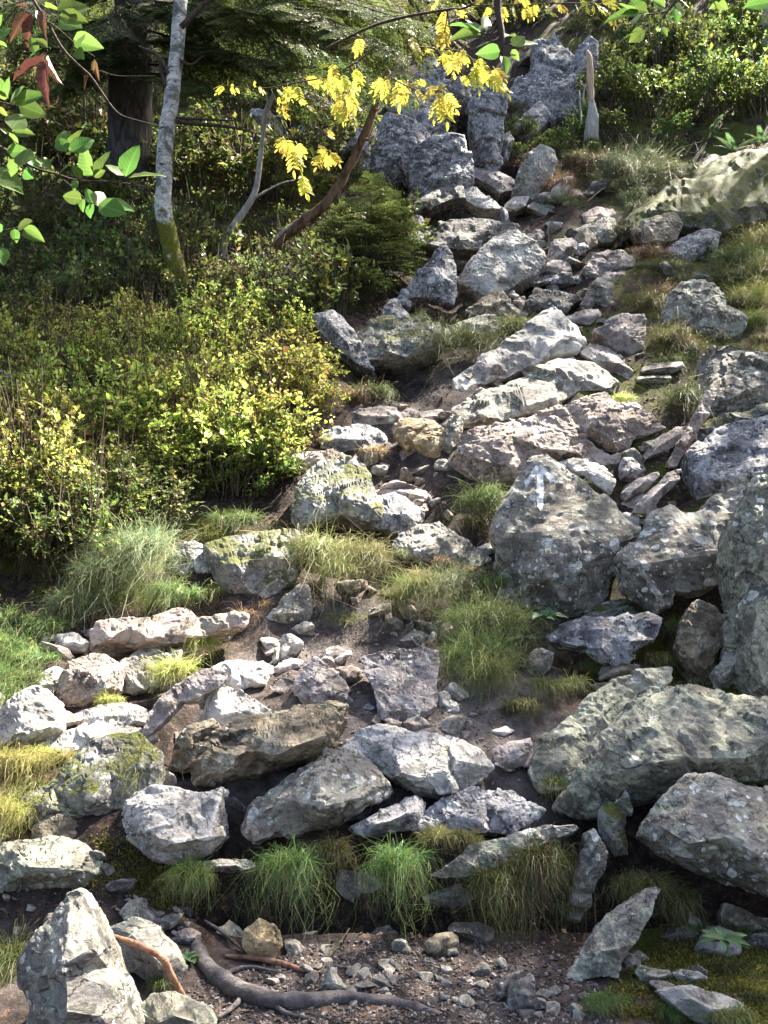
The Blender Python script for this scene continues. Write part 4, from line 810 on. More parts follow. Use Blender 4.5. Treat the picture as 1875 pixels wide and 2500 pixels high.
# ---- grass
GP = {'g': ([(.07, .13, .03), (.10, .17, .035), (.05, .10, .035), (.20, .18, .06)], [.4, .3, .2, .1]),
      'b': ([(.07, .12, .055), (.09, .14, .065), (.12, .15, .07), (.20, .17, .08)], [.35, .3, .2, .15]),
      'o': ([(.11, .135, .035), (.16, .16, .05), (.08, .12, .03), (.23, .18, .08)], [.32, .28, .22, .18]),
      'y': ([(.27, .29, .06), (.34, .32, .09), (.18, .24, .05), (.40, .34, .14)], [.3, .28, .24, .18]),
      'r': ([(.22, .13, .06), (.30, .19, .10), (.14, .12, .05), (.34, .26, .15)], [.3, .3, .2, .2]),
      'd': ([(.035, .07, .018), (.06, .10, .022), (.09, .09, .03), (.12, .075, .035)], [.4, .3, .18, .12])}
def tuft_mesh(seed, kind, n, L, crown, droop, wd, down=.35):
    r = np.random.default_rng(seed); a = r.uniform(0, 2*math.pi, n); rad = crown*np.sqrt(r.uniform(0, 1, n))
    m = 6; sc_ = np.stack([r.normal(0, crown*.55, m), r.normal(0, crown*.35, m), r.uniform(-.35, .1, m)*crown], 1); wi = r.choice(m, n, p=np.array([.3, .2, .18, .14, .1, .08])); lk = r.uniform(.45, 1.15, m)[wi]; rad = rad*.45
    b = np.stack([np.cos(a)*rad, np.sin(a)*rad*.6, -.02+0*a], 1) + sc_[wi]
    d = np.stack([np.cos(a), np.sin(a), 0*a], 1)*r.uniform(.15, 1.25, (n, 1)) + np.array([0, -down, 0]) + r.normal(0, .18, (n, 3)); d[:, 2] = r.uniform(.35, 1.1, n)
    d /= np.linalg.norm(d, axis=1)[:, None]; cl = np.sin(a*3+r.uniform(0, 6))*.25+np.sin(a*7+r.uniform(0, 6))*.18; Ls = L*(.25+.85*r.beta(1.6, 1.8, n))*(1+cl)*lk; dr = droop*r.uniform(.25, 1.35, n)
    K = 8; t = np.linspace(0, 1, K); P = b[:, None] + d[:, None]*(Ls[:, None]*(t-.25*t**2)[None])[..., None]
    P[..., 2] -= (Ls*dr)[:, None]*(t**2.0)[None]; P[..., 1] -= (Ls*dr*.25)[:, None]*(t**2)[None]
    P += np.stack([(fbm(P.reshape(-1, 3)*7+i*9+np.repeat(r.uniform(0, 3, n), K)[:, None], seed+i, 2)).reshape(n, K)*t[None]*L*.28 for i in range(3)], -1)
    side = np.cross(d, np.array([0, -1., .2])); side /= np.linalg.norm(side, axis=1)[:, None]+1e-9
    side = side + r.normal(0, .35, (n, 3)); side /= np.linalg.norm(side, axis=1)[:, None]
    w = wd*r.uniform(.6, 1.2, (n, 1))*(1-t**1.6*.92)[None]
    A = P - side[:, None]*w[..., None]*.5; B = P + side[:, None]*w[..., None]*.5
    V = np.stack([A, B], 2).reshape(-1, 3); base = np.arange(n)[:, None]*K*2 + np.arange(K-1)[None]*2
    F = np.stack([base, base+1, base+3, base+2], -1).reshape(-1, 4)
    c = pal(n, r, *GP[kind], var=.22); tip = np.array([.26, .20, .09])
    cc = c[:, None]*(1-.35*t[None, :, None]**2) + tip*(.35*t[None, :, None]**2)
    cc = np.repeat(cc[:, :, None], 2, 2).reshape(-1, 3)
    return mesh_np('grass', V, F, M['grass'], True, cc)
TN = 0
def tuft(x, y, spread, length, kind, label, group=None, fwd=.1, n=None, droop=.9, up=0.02):
    global TN; TN += 1
    h = hitO(x, y); y_ = h[1]-fwd; h = at(px('O', (x, y)), y_); sc = y_*2*TH/1659
    L = length*sc*1.5; cr = max(.03, spread*sc*.55); n = n or int(np.clip(900*(spread/60), 300, 1500))
    o = obj('grass_tuft', tuft_mesh(900+TN, kind, n, L, cr, droop, (.0016+.0003*y_)), None, (h[0], y_, h[2]+up), label=label, category='grass')
    if group: o['group'] = group
    return o
T = tuft
T(1000, 745, 66, 140, 'g', 'round green tussock in front of the lichened shelf', fwd=.25)
T(1112, 700, 48, 60, 'o', 'dull grass tuft left of the wedge boulder peak')
T(905, 690, 40, 40, 'g', 'green grass sprig above the moss covered ledge')
T(1360, 372, 70, 120, 'b', 'large blue green drooping tussock left of the whaleback slab', fwd=.3)
T(1395, 660, 50, 75, 'o', 'brownish grass hanging beside the dark lilac boulder', fwd=.15)
T(1450, 735, 50, 95, 'o', 'dry brown tuft left of the orange stained boulder', fwd=.15)
T(1490, 760, 48, 60, 'g', 'green tuft under the orange stained boulder', fwd=.1)
for i, (gx, gy) in enumerate([(1640, 520), (1590, 560), (1650, 590), (1560, 600), (1630, 640)]):
    T(gx, gy, 62, 95, 'y' if i % 2 == 0 else 'g', 'bright yellow green grass below the whaleback slab', 'bright grass under the whaleback slab', fwd=.2)
T(1468, 862, 50, 105, 'g', 'fresh green tuft between the broken block and the pale boulder', fwd=.2)
T(1352, 862, 28, 34, 'y', 'small yellow tuft on top of the broken block', fwd=.3)
T(1045, 1078, 54, 110, 'g', 'green tuft left of the arrow boulder top', fwd=.2)
T(1030, 1130, 36, 60, 'o', 'olive tuft under the conglomerate boulder', fwd=.1)
T(810, 850, 66, 55, 'g', 'wide green grass patch above the dark red flat slab')
T(770, 855, 40, 48, 'r', 'red brown grass at the tip of the bright bushes')
T(800, 975, 36, 40, 'r', 'brown withered tuft left of the ochre block', fwd=.1)
T(690, 1190, 60, 115, 'o', 'long olive tussock hanging under the white mossy boulder', fwd=.3)
T(790, 1200, 60, 115, 'o', 'broad olive tussock right of the long olive one', fwd=.3)
T(895, 1270, 54, 110, 'o', 'olive tuft with brown ends below the low whitish rock', fwd=.25)
T(975, 1260, 62, 120, 'b', 'grey green drooping tuft left of the arrow boulder', fwd=.25)
T(1060, 1255, 36, 60, 'g', 'bright green tuft at the left corner of the arrow boulder', fwd=.25)
T(1075, 1340, 70, 160, 'g', 'lush green tussock below the arrow boulder', fwd=.3, n=1200)
T(1040, 1410, 60, 160, 'g', 'long green grass hanging beside the soil path', fwd=.25, n=1100)
T(300, 1185, 105, 150, 'b', 'long grey green mane of grass under the bushes', fwd=.3, n=1500)
T(230, 1235, 80, 120, 'b', 'grey green shaggy grass at the foot of the dark bushes', fwd=.25, n=1200)
T(390, 1275, 70, 75, 'g', 'low green grass fringe behind the long ledge', fwd=.15)
T(505, 1125, 66, 60, 'g', 'green grass on top of the moss grown rock', fwd=.2)
T(150, 1290, 80, 80, 'b', 'grey green grass in the shade left of the long ledge', fwd=.2)
for i, (gx, gy) in enumerate([(20, 1390), (70, 1420), (-20, 1450), (60, 1470), (20, 1330), (110, 1350), (10, 1500)]):
    T(gx, gy, 60, 80, 'g', 'green grass on the left verge above the white block', 'green verge grass at the left', fwd=.1)
T(452, 1385, 56, 70, 'y', 'dry straw coloured tuft right of the hollow under the ledge', fwd=.15)
T(385, 1440, 60, 80, 'y', 'yellow green tuft over the grey flat fronted block', fwd=.25)
T(250, 1512, 34, 30, 'y', 'small straw tuft on the low flat whitish rock', fwd=.1)
T(70, 1635, 80, 70, 'y', 'bright yellow grass beside the hummocky boulder', fwd=.2)
T(0, 1640, 60, 80, 'y', 'yellow grass below the bright white block', fwd=.2)
T(10, 1750, 50, 95, 'y', 'withered yellow grass left of the small square stone', fwd=.2)
T(290, 1665, 40, 80, 'o', 'thin olive grass over the end of the hummocky boulder', fwd=.2)
T(405, 1888, 62, 85, 'g', 'green tuft hanging below the cube shaped boulder', fwd=.2)
T(625, 1862, 52, 125, 'g', 'long green cascade of grass on the dark bank', fwd=.25, n=700, droop=1.1)
T(865, 1858, 54, 130, 'g', 'long green and brown cascade of grass beside the tapering slab', fwd=.25, n=700, droop=1.1)
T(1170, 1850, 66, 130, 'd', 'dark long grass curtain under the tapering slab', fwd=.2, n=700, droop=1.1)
T(980, 1805, 62, 50, 'o', 'short dry grass at the tip of the tapering slab', fwd=.2)
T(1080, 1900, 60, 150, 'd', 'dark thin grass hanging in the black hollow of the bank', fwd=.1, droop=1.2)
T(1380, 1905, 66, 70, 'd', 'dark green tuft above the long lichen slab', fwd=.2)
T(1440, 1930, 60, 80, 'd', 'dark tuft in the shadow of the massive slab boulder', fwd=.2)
T(1300, 2160, 56, 50, 'g', 'short green tuft between the gravel and the mossy corner', fwd=.1)
T(1560, 2190, 60, 50, 'o', 'straw tinged grass by the jagged pale grey rock', fwd=.1)
T(10, 2070, 50, 120, 'g', 'green grass against the left side of the tall pointed boulder', fwd=.1)
T(340, 2120, 36, 26, 'g', 'sparse green blades at the foot of the red root', fwd=.1)
T(1190, 1475, 60, 50, 'o', 'olive grass mat above the great back slab', fwd=.2)
T(1130, 1520, 46, 40, 'o', 'short olive grass on the bank beside the soil path', fwd=.15)
T(1185, 1600, 26, 36, 'g', 'little green tuft at the corner of the great back slab', fwd=.25)
T(1195, 1690, 28, 45, 'g', 'little tuft above the brown stone by the ridged boulder', fwd=.25)
T(1610, 1690, 46, 26, 'g', 'thin grass on top of the massive slab boulder', fwd=.1)
T(1340, 500, 42, 50, 'b', 'grey green tuft left of the jutting block', fwd=.2)
T(1395, 545, 36, 45, 'r', 'brown grass above the dark purple boulder', fwd=.2)
T(1215, 432, 42, 36, 'b', 'small blue green tuft on the upper path', fwd=.1)
T(1190, 400, 36, 60, 'r', 'brown hanging grass on the moss capped boulder', fwd=.4)
T(1260, 345, 56, 46, 'o', 'brown green grass below the broken stump', fwd=.2)
T(1240, 1045, 28, 36, 'g', 'thin green blades behind the arrow boulder', fwd=.3)
T(745, 1335, 60, 44, 'o', 'thin grass at the head of the soil path', fwd=.05, n=260)
T(530, 1325, 40, 46, 'r', 'brown grass tuft at the right end of the ledge', fwd=.1)
T(640, 1300, 40, 40, 'o', 'short olive grass beside the grey triangular stone', fwd=.05)
T(1120, 235, 40, 60, 'o', 'grass clump hanging beside the violet pillar', fwd=.4)
T(1600, 2010, 40, 40, 'd', 'dark blades around the broad rosette', fwd=.1)
T(850, 1290, 40, 60, 'o', 'dull grass between the olive tufts', fwd=.2)
T(1660, 730, 50, 50, 'y', 'yellow mossy grass above the pale boulder at the edge', fwd=.1)
T(720, 1830, 60, 70, 'o', 'dry trailing grass below the sharp ridged boulder', fwd=.1)

# scattered grass and small plants over the bare flanks
rg = np.random.default_rng(70)
def grass_field(poly, n, kinds, smin, smax, label, group):
    P = px('O', poly); k = 0
    while k < n:
        q = rg.uniform(P.min(0), P.max(0))
        if inside(q, P):
            x, y = q*1659/1875; s = rg.uniform(smin, smax); T(x, y, s, s*rg.uniform(.7, 1.3), kinds[rg.integers(0, len(kinds))], label, group, fwd=.05); k += 1
grass_field([(1340, 400), (1480, 330), (1659, 330), (1400, 420), (1350, 560), (1440, 640), (1440, 800), (1560, 740), (1500, 560), (1420, 520)], 22, 'ogbr', 28, 44, 'olive grass tuft on the slope between the gully and the whaleback slab', 'grass on the slope under the whaleback slab')
grass_field([(1500, 640), (1659, 660), (1659, 760), (1480, 840), (1400, 760)], 9, 'yog', 34, 50, 'mixed yellow grass around the orange stained boulder', 'grass around the orange stained boulder')
grass_field([(1100, 300), (1330, 310), (1440, 340), (1340, 400), (1120, 400)], 12, 'obr', 28, 46, 'brownish grass on the bank above the path head', 'grass above the path head')
grass_field([(430, 1160), (640, 1150), (1020, 1200), (1000, 1320), (640, 1290), (470, 1320)], 9, 'oogr', 24, 36, 'short mixed grass on the ground between the moss rocks and the arrow boulder', 'grass between the moss rocks')
grass_field([(1060, 1440), (1250, 1380), (1330, 1420), (1200, 1540), (1090, 1560)], 6, 'ogd', 22, 32, 'low olive grass between the soil path and the back slab', 'grass beside the back slab')
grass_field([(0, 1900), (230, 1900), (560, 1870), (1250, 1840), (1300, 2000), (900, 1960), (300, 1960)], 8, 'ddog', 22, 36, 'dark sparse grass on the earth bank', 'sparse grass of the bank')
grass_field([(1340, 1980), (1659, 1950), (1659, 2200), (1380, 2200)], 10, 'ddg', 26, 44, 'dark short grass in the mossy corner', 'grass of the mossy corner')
grass_field([(1300, 1320), (1560, 1340), (1580, 1480), (1320, 1470)], 9, 'dog', 24, 40, 'mossy grass between the lichened block and the ridged boulder', 'grass in the mossy hollow')
grass_field([(-20, 1560), (130, 1560), (40, 1860), (-20, 1880)], 9, 'yyo', 36, 60, 'yellow grass along the left verge beside the hummocky boulder', 'yellow grass of the left verge')
T(1010, 1340, 50, 120, 'g', 'green grass fall left of the two rosettes', fwd=.25)
T(1060, 1450, 46, 110, 'o', 'olive grass fall under the lush tussock', fwd=.2)
T(740, 1230, 40, 80, 'o', 'dull grass fall between the two olive tussocks', fwd=.3)
def moss_mat(label, poly, n, seed, up=.0):
    """fine moss: thousands of tiny shoots"""
    r = np.random.default_rng(seed); P = px('O', poly); Q = r.uniform(P.min(0), P.max(0), (n*3, 2)); Q = np.array([q for q in Q if inside(q, P)])
    nz = perlin(np.column_stack([Q*.03, np.zeros(len(Q))]), seed); Q = Q[nz > -.12][:n]
    H = np.array([hit(q) for q in Q[::6]]); H = np.repeat(H, 6, 0)[:len(Q)] + r.normal(0, .03, (len(H)*6, 3))[:len(Q)]; z = hfull(H[:, 0], H[:, 1]); C = np.column_stack([H[:, 0], H[:, 1], z-.003+.02*np.clip(perlin(H*8, seed), -.2, 1)]); org = C.mean(0)
    D = r.normal(0, .7, (len(C), 3)); D[:, 2] = r.uniform(.2, 1, len(C)); U = r.normal(0, 1, (len(C), 3)); L = r.uniform(.010, .022, len(C))
    V, F, cl = leaf_quads(C-org, D, U, L, L*.45, pal(len(C), r, [(.10, .10, .015), (.15, .145, .02), (.06, .075, .012), (.19, .16, .03)], None, .25))
    obj('moss', mesh_np('moss', V, F, M['leaf'], False, cl), None, org, kind='stuff', label=label, category='moss')
moss_mat('yellow green moss carpet in the lower right corner', [(1330, 2090), (1480, 2000), (1680, 2020), (1680, 2230), (1320, 2190)], 14000, 1)
moss_mat('moss in the hollow below the dotted boulder', [(1260, 1330), (1560, 1330), (1620, 1500), (1420, 1480), (1240, 1450)], 9000, 2)
moss_mat('moss on the bank below the cube shaped boulder', [(200, 1850), (460, 1850), (640, 1900), (420, 1960), (180, 1930)], 7000, 3)
moss_mat('moss on the slope below the bright bushes', [(400, 1130), (660, 1110), (640, 1280), (480, 1300), (380, 1230)], 9000, 4)

bush_field([(1700, 380), (2300, 300), (2400, 1000), (2150, 1000), (1900, 640), (1720, 620)], 150, 90, 'green', 1.5, 'green bush on the slope past the right edge', 'bushes past the right edge', 61)
bush_field([(-600, 500), (-80, 500), (-80, 1250), (-500, 1350)], 120, 80, 'bright', 1.3, 'yellow green bush past the left edge of the sunny slope', 'bushes past the left edge', 62)
grass_field([(1700, 700), (1950, 700), (2300, 1300), (2300, 2100), (1720, 2100)], 30, 'ogdy', 60, 100, 'grass between the boulders past the right edge', 'grass past the right edge')
grass_field([(-400, 1350), (-40, 1350), (-40, 2100), (-400, 2100)], 16, 'ogy', 60, 90, 'grass between the boulders past the left edge', 'grass past the left edge')
# ------------------------------------------------------------------ trees and branches
def pxtube(reg, pts, depth, widths, n=10, seg=24, wob=.05, seed=1, origin=None):
    """trunk traced along picture points at one distance (or a distance per point); widths in that region's pixels"""
    P = px(reg, pts); dy = np.broadcast_to(np.asarray(depth, float), (len(P),))
    W3 = np.stack([at(p, d) for p, d in zip(P, dy)]); sc = dy*2*TH/PW*REG[reg][2]*.5
    Rr = np.asarray(widths, float)*sc
    Q = spline(W3, seg); R2 = np.interp(np.linspace(0, 1, seg), np.linspace(0, 1, len(Rr)), Rr)
    V, F = tube(Q, R2, n, wob, seed)
    return V - (origin if origin is not None else Q[0]), F, Q
# birch
b = hitO(392, 655); yb = b[1]
t = thing('birch_tree', 'white barked birch trunk with mossy foot rising from the bright bushes', 'tree', b)
V, F, Q = pxtube('O', [(392, 662), (386, 610), (366, 520), (353, 450), (355, 380), (358, 300), (368, 230), (378, 150), (386, 60), (392, -80), (400, -420), (392, -800)], yb, [60, 47, 40, 38, 37, 36, 34, 33, 32, 30, 24, 14], 14, 70, .10, 3, b)
obj('trunk', mesh_np('trunk', V, F, M['birch']), t)
for (pts, w) in [([(372, 170), (340, 120), (300, 100)], [14, 8, 3]), ([(380, 262), (430, 268), (500, 275), (560, 290)], [12, 9, 6, 2]), ([(380, 255), (440, 258), (520, 262)], [9, 6, 2]),
                 ([(390, 60), (430, 20), (480, -40), (520, -160)], [16, 12, 9, 4]), ([(365, 200), (350, 160), (345, 120)], [10, 7, 3]), ([(376, 120), (410, 140), (440, 120)], [8, 6, 2])]:
    V, F, Q = pxtube('O', pts, yb-.05, w, 6, 14, .1, 5, b); obj('branch', mesh_np('branch', V, F, M['twig']), t)
# spruce behind
b2 = hitO(285, 445); ys = b2[1]+.3; b2 = at(px('O', (285, 470)), ys)
tsp = thing('fir_tree', 'thick dark trunk of an old fir behind the birch with long drooping boughs', 'tree', b2)
V, F, Q = pxtube('O', [(288, 490), (286, 420), (280, 300), (282, 180), (286, 60), (290, -100), (292, -900)], ys, [122, 108, 98, 94, 90, 84, 50], 18, 60, .12, 8, b2)
obj('trunk', mesh_np('trunk', V, F, M['spruce_bark']), tsp)
def spray_mesh(seed, cols, w, L=.55, side=8):
    r = np.random.default_rng(seed); ax = []
    ax.append((np.zeros(3), np.array([1, 0, 0]), L))
    for i in range(side):
        f = (i+.6)/side; s = 1 if i % 2 else -1
        ax.append((np.array([L*f, 0, 0]), np.array([.72, s*.7, r.normal(0, .08)]), L*(.62*(1-f)+.10)))
        ax.append((np.array([L*f, 0, 0]), np.array([.72, -s*.7, r.normal(0, .08)]), L*(.58*(1-f)+.10)))
    C, D, U, wood = [], [], [], []
    for p, d, l in ax:
        d = d/np.linalg.norm(d); n = int(l/.011)
        droop = lambda g: np.array([0, 0, -.18*(g*l)**2/L])
        wood.append(tube(np.array([p, p+d*l*.5+droop(.5), p+d*l+droop(1)]), [.004, .003, .0012], 3, cap=False))
        for k in range(n):
            g = (k+r.uniform())/n; q = p + d*l*g + droop(g)
            for s in (-1, 1):
                sd = np.cross(d, [0, 0, 1])*s; C.append(q); D.append(d*.55 + sd*1.0 + r.normal(0, .12, 3) + np.array([0, 0, r.uniform(-.1, .3)])); U.append([r.normal(0, .2), r.normal(0, .2), 1])
    C, D, U = map(np.array, (C, D, U)); n = len(C); Ln = r.uniform(.020, .032, n)
    V, F, cl = leaf_quads(C, D, U, Ln, np.full(n, .009), pal(n, r, cols, w, .2))
    sv, sf, _ = merge(wood)
    return mesh_np('needles', V, F, M['needle'], False, cl), mesh_np('twigs', sv, sf, M['twig'])
FIRC = ([(.05, .09, .022), (.08, .13, .028), (.14, .19, .04), (.03, .055, .018)], [.35, .3, .2, .15])
FIRB = ([(.10, .15, .03), (.17, .20, .035), (.06, .10, .022)], [.4, .35, .25])
SPR = [spray_mesh(1, *FIRC), spray_mesh(2, *FIRC, L=.45), spray_mesh(3, *FIRB, L=.5)]
def bough(parent, org, A, B, dep, r, n=9, bright=.3, scale=1.7, wood=.02, hang=.25):
    a = at(px('O', A), dep[0]); c = at(px('O', B), dep[1]); mid = (a+c)/2 + np.array([0, 0, hang*.4])
    P = spline([a, mid, c], 14); V, F = tube(P - org, np.linspace(wood, .004, 14), 6, .1, 4); wd = obj('bough', mesh_np('bough', V, F, M['twig']), parent)
    for i in range(n):
        f = (i+.5)/n*.9+.1; j = f*13; k = int(min(12, j)); q = P[k]*(1-(j-k))+P[k+1]*(j-k); d = P[min(13, k+1)]-P[k]; d /= np.linalg.norm(d)
        for s in (-1, 1):
            if i == n-1 and s == 1: ang = 0
            else: ang = s*r.uniform(.5, 1.1)
            e = np.array([d[0]*math.cos(ang)-d[1]*math.sin(ang), d[0]*math.sin(ang)+d[1]*math.cos(ang), d[2]-r.uniform(.05, .4)])
            ne, tw = SPR[2] if r.uniform() < bright else SPR[r.integers(0, 2)]
            mrot = Vector(e).to_track_quat('X', 'Z'); sc = scale*r.uniform(.7, 1.25)*(1.15-.5*f)
            for nm, me in (('needles', ne), ('twigs', tw)):
                o = obj(nm, me, wd, q-org); o.rotation_mode = 'QUATERNION'; o.rotation_quaternion = mrot; o.scale = (sc,)*3
rb = np.random.default_rng(44)
for (A, B, d0, d1, br, n) in [((300, 30), (560, 60), ys, ys-2.2, .2, 8), ((300, 90), (640, 150), ys, ys-2.6, .2, 9), ((300, -40), (760, 20), ys, ys-3, .4, 10), ((310, 140), (880, 165), ys, ys-3.2, .15, 12),
                              ((300, -120), (900, 40), ys, ys-3.4, .7, 12), ((310, 0), (820, 95), ys, ys-3.6, .6, 12), ((300, 60), (700, 210), ys, ys-2.0, .1, 9), ((280, 40), (60, 90), ys, ys-1.5, .2, 8),
                              ((280, 120), (120, 190), ys, ys-1.2, .15, 7), ((280, -60), (30, 10), ys, ys-2, .2, 8), ((300, 160), (480, 190), ys, ys-1.5, .2, 6), ((300, -160), (640, -60), ys, ys-3, .3, 9),
                              ((290, 10), (220, 60), ys, ys-2.0, .2, 5), ((300, -60), (980, 10), ys, ys-3.0, .8, 12), ((420, -60), (860, 110), ys-2, ys-4.2, .9, 10), ((500, -40), (960, 70), ys-2, ys-4.0, .9, 10), ((480, -80), (720, 60), ys-2, ys-3.6, .8, 8), ((400, -20), (640, 120), ys-1, ys-3.2, .7, 8), ((300, 20), (760, 130), ys, ys-1.2, .3, 10), ((300, -20), (480, 110), ys, ys-1.0, .2, 7), ((280, 60), (180, 130), ys, ys-.8, .2, 6), ((280, -10), (-40, 40), ys, ys-1.0, .2, 8)]:
    bough(tsp, b2, A, B, (d0, d1), rb, n, br)
# young firs on the edge of the gully
def young_fir(x, y, H, label, seed, width=.5):
    r = np.random.default_rng(seed); h = hitO(x, y); t = thing('young_fir', label, 'tree', h)
    P = np.array([[0, 0, -.1], [.02, 0, H*.5], [0, .03, H]]); V, F = tube(spline(P, 10), np.linspace(.03, .006, 10), 6); obj('trunk', mesh_np('trunk', V, F, M['twig']), t)
    cr = bpy.data.objects.new('crown', None); COL.objects.link(cr); cr.parent = t
    for i in range(34):
        f = (i+.5)/34; a = i*2.4+r.normal(0, .3); e = np.array([math.cos(a), math.sin(a), .25-.35*(1-f)]); ne, tw = SPR[2] if r.uniform() < .5 else SPR[r.integers(0, 2)]
        q = Vector(e).to_track_quat('X', 'Z'); sc = (width/.5)*(1.15-f*.85)*r.uniform(.8, 1.2)
        for nm, me in (('needles', ne), ('twigs', tw)):
            o = obj(nm, me, cr, (0, 0, H*(.08+.92*f))); o.rotation_mode = 'QUATERNION'; o.rotation_quaternion = q; o.scale = (sc,)*3
young_fir(800, 590, 1.35, 'bushy young fir beside the gully, right of the leaning trunk', 1, .75)
young_fir(735, 610, 1.0, 'small bright young fir at the foot of the leaning dead trunk', 2, .6)
young_fir(850, 560, 1.0, 'young fir leaning over the gully ledge', 3, .5)
# bent sapling, leaning dead trunk, broken stump
h = hit(px('c', (490, 2190)))
t = thing('bent_sapling', 'slender grey sapling with a bent foot and broken top', 'tree', h)
V, F, Q = pxtube('c', [(485, 2260), (492, 2180), (505, 2090), (540, 1980), (650, 1820), (740, 1680), (785, 1550), (812, 1350), (835, 1150), (850, 1000), (880, 900), (925, 805)], h[1], [64, 62, 64, 66, 64, 58, 52, 46, 44, 46, 56, 34], 10, 60, .10, 12, h)
obj('trunk', mesh_np('trunk', V, F, M['sapling']), t)
for pts, w in [([(770, 1670), (900, 1590), (1010, 1540), (1110, 1520)], [22, 16, 12, 8]), ([(850, 960), (930, 1050), (1040, 1190)], [14, 12, 8]), ([(880, 900), (870, 830), (865, 770)], [26, 16, 8])]:
    V, F, Q = pxtube('c', pts, h[1], w, 6, 12, .08, 5, h); obj('branch', mesh_np('branch', V, F, M['sapling']), t)
h = hit(px('c', (880, 2190)))
t = thing('leaning_trunk', 'leaning dead trunk with peeling red brown bark', 'tree', h)
V, F, Q = pxtube('c', [(850, 2260), (890, 2150), (950, 2060), (1050, 1960), (1170, 1880), (1300, 1780), (1400, 1680), (1480, 1560), (1560, 1410), (1665, 1200), (1755, 985), (1815, 790), (1895, 600)], h[1], [85, 90, 96, 100, 98, 96, 92, 84, 78, 74, 70, 66, 56], 12, 80, .2, 14, h)
obj('trunk', mesh_np('trunk', V, F, M['deadwood']), t)
V, F, Q = pxtube('c', [(880, 2130), (940, 2030), (1040, 1930), (1150, 1870)], h[1]-.045, [30, 46, 46, 20], 8, 20, .15, 15, h); obj('bare_wood', mesh_np('bare_wood', V, F, M['sapling']), t)
for q_ in [(1785, 930), (1700, 1180), (1830, 800), (1200, 1900)]:
    V, F, Q = pxtube('c', [q_, (q_[0]+26, q_[1]-8), (q_[0]+48, q_[1]-30)], h[1]-.06, [30, 20, 6], 5, 5, .3, 3, h); obj('bark_flake', mesh_np('bark_flake', V, F, M['root_red']), t)
h = hit(px('d', (415, 960))); yk = h[1]-.35; h = at(px('d', (415, 950)), yk)
t = thing('broken_stump', 'broken splintered stump with pale stripped wood beside the crag', 'stump', h)
V, F, Q = pxtube('d', [(412, 1000), (415, 900), (420, 800), (412, 700), (408, 620), (405, 560)], yk, [110, 95, 78, 56, 52, 48], 10, 26, .3, 5, h); obj('trunk', mesh_np('trunk', V, F, M['sapling']), t)
V, F, Q = pxtube('d', [(418, 720), (410, 620), (406, 560), (404, 480), (402, 410), (385, 355)], yk-.04, [30, 44, 56, 52, 44, 16], 8, 26, .15, 6, h); obj('splinter', mesh_np('splinter', V, F, M['strip']), t)
for pts, w in [([(330, 640), (338, 760), (345, 880)], [10, 14, 14]), ([(378, 590), (360, 660), (365, 740)], [12, 14, 12]), ([(280, 720), (300, 760), (320, 795)], [8, 8, 6])]:
    V, F, Q = pxtube('d', pts, yk-.05, w, 5, 8, .1, 6, h); obj('stick', mesh_np('stick', V, F, M['sapling']), t)
# ---- broad leaves near the lens
def blade_mesh(name, mat, nl=7, wid=.62, cup=.14, tipb=.10, point=.5, wavy=.03):
    """one leaf, 1 long along +X, facing +Z, folded along the midrib"""
    V, F = [], []
    for i in range(nl+1):
        t = i/nl; w = wid*.5*math.sin(math.pi*min(1, t**.8))**.75*(1-.25*t) if 0 < t < 1 else .004
        z = -tipb*t*t; yv = wavy*math.sin(t*17)
        for k, s in enumerate((-1, -.5, 0, .5, 1)):
            V.append((t, s*w, z + cup*abs(s)*w*2 + yv*abs(s)*.5))
    for i in range(nl):
        for k in range(4): a = i*5+k; F.append((a, a+5, a+6, a+1))
    return mesh_np(name, np.array(V), np.array(F), mat)
LEAF_B = [blade_mesh('leaf', M['beech'], wid=w, cup=c, tipb=b_) for w, c, b_ in ((.74, .1, .12), (.66, .2, .2), (.82, .05, .05))]
LEAF_D = [blade_mesh('leaf', M['beech_dead'], wid=w, cup=c, tipb=b_, wavy=.06) for w, c, b_ in ((.30, .7, .1), (.36, .5, .2))]
def leaves_px(parent, org, reg, lst, dep, meshes, r, facing=.72, name='leaf'):
    for (x0, y0, x1, y1) in lst:
        d = dep + r.normal(0, .06); a = at(px(reg, (x0, y0)), d); c = at(px(reg, (x1, y1)), d + r.normal(0, .02))
        e = c-a; L = np.linalg.norm(e); X = Vector(e/L)
        nrm = Vector((r.normal(0, .35), -facing+r.normal(0, .25), 1.0-facing+r.normal(0, .3))); Y = nrm.cross(X).normalized(); Z = X.cross(Y)
        o = obj(name, meshes[r.integers(0, len(meshes))], parent); o.matrix_local = Matrix.Translation(Vector(a-org)) @ Matrix((X, Y, Z)).transposed().to_4x4() @ Matrix.Scale(L, 4)
def branch_thing(name, label, cat, reg, stems, dep, mat='twig'):
    org = at(px(reg, stems[0][0][0]), dep); t = thing(name, label, cat, org)
    for pts, w in stems:
        V, F, Q = pxtube(reg, pts, dep, w, 6, max(10, len(pts)*5), .12, 4, org); obj('twig', mesh_np('twig', V, F, M[mat]), t)
    return t, org
r = np.random.default_rng(5)
DB = 2.3
t, org = branch_thing('beech_branch', 'long beech twig with clusters of shrivelled brown leaves', 'branch', 'a', [
    ([(200, -160), (280, 0), (390, 170), (520, 400), (640, 530), (760, 640), (860, 780), (980, 940), (1100, 1000), (1380, 1070)], [30, 30, 28, 26, 22, 20, 18, 15, 12, 6]),
    ([(390, 170), (500, 250), (640, 370), (800, 480)], [14, 12, 9, 6]), ([(375, 160), (390, 300), (400, 450)], [12, 10, 8]), ([(460, -40), (490, 100), (490, 200)], [14, 11, 8]),
    ([(760, 590), (850, 600), (1000, 640), (1300, 640)], [10, 9, 7, 4]), ([(300, 20), (240, 90)], [10, 6])], DB)
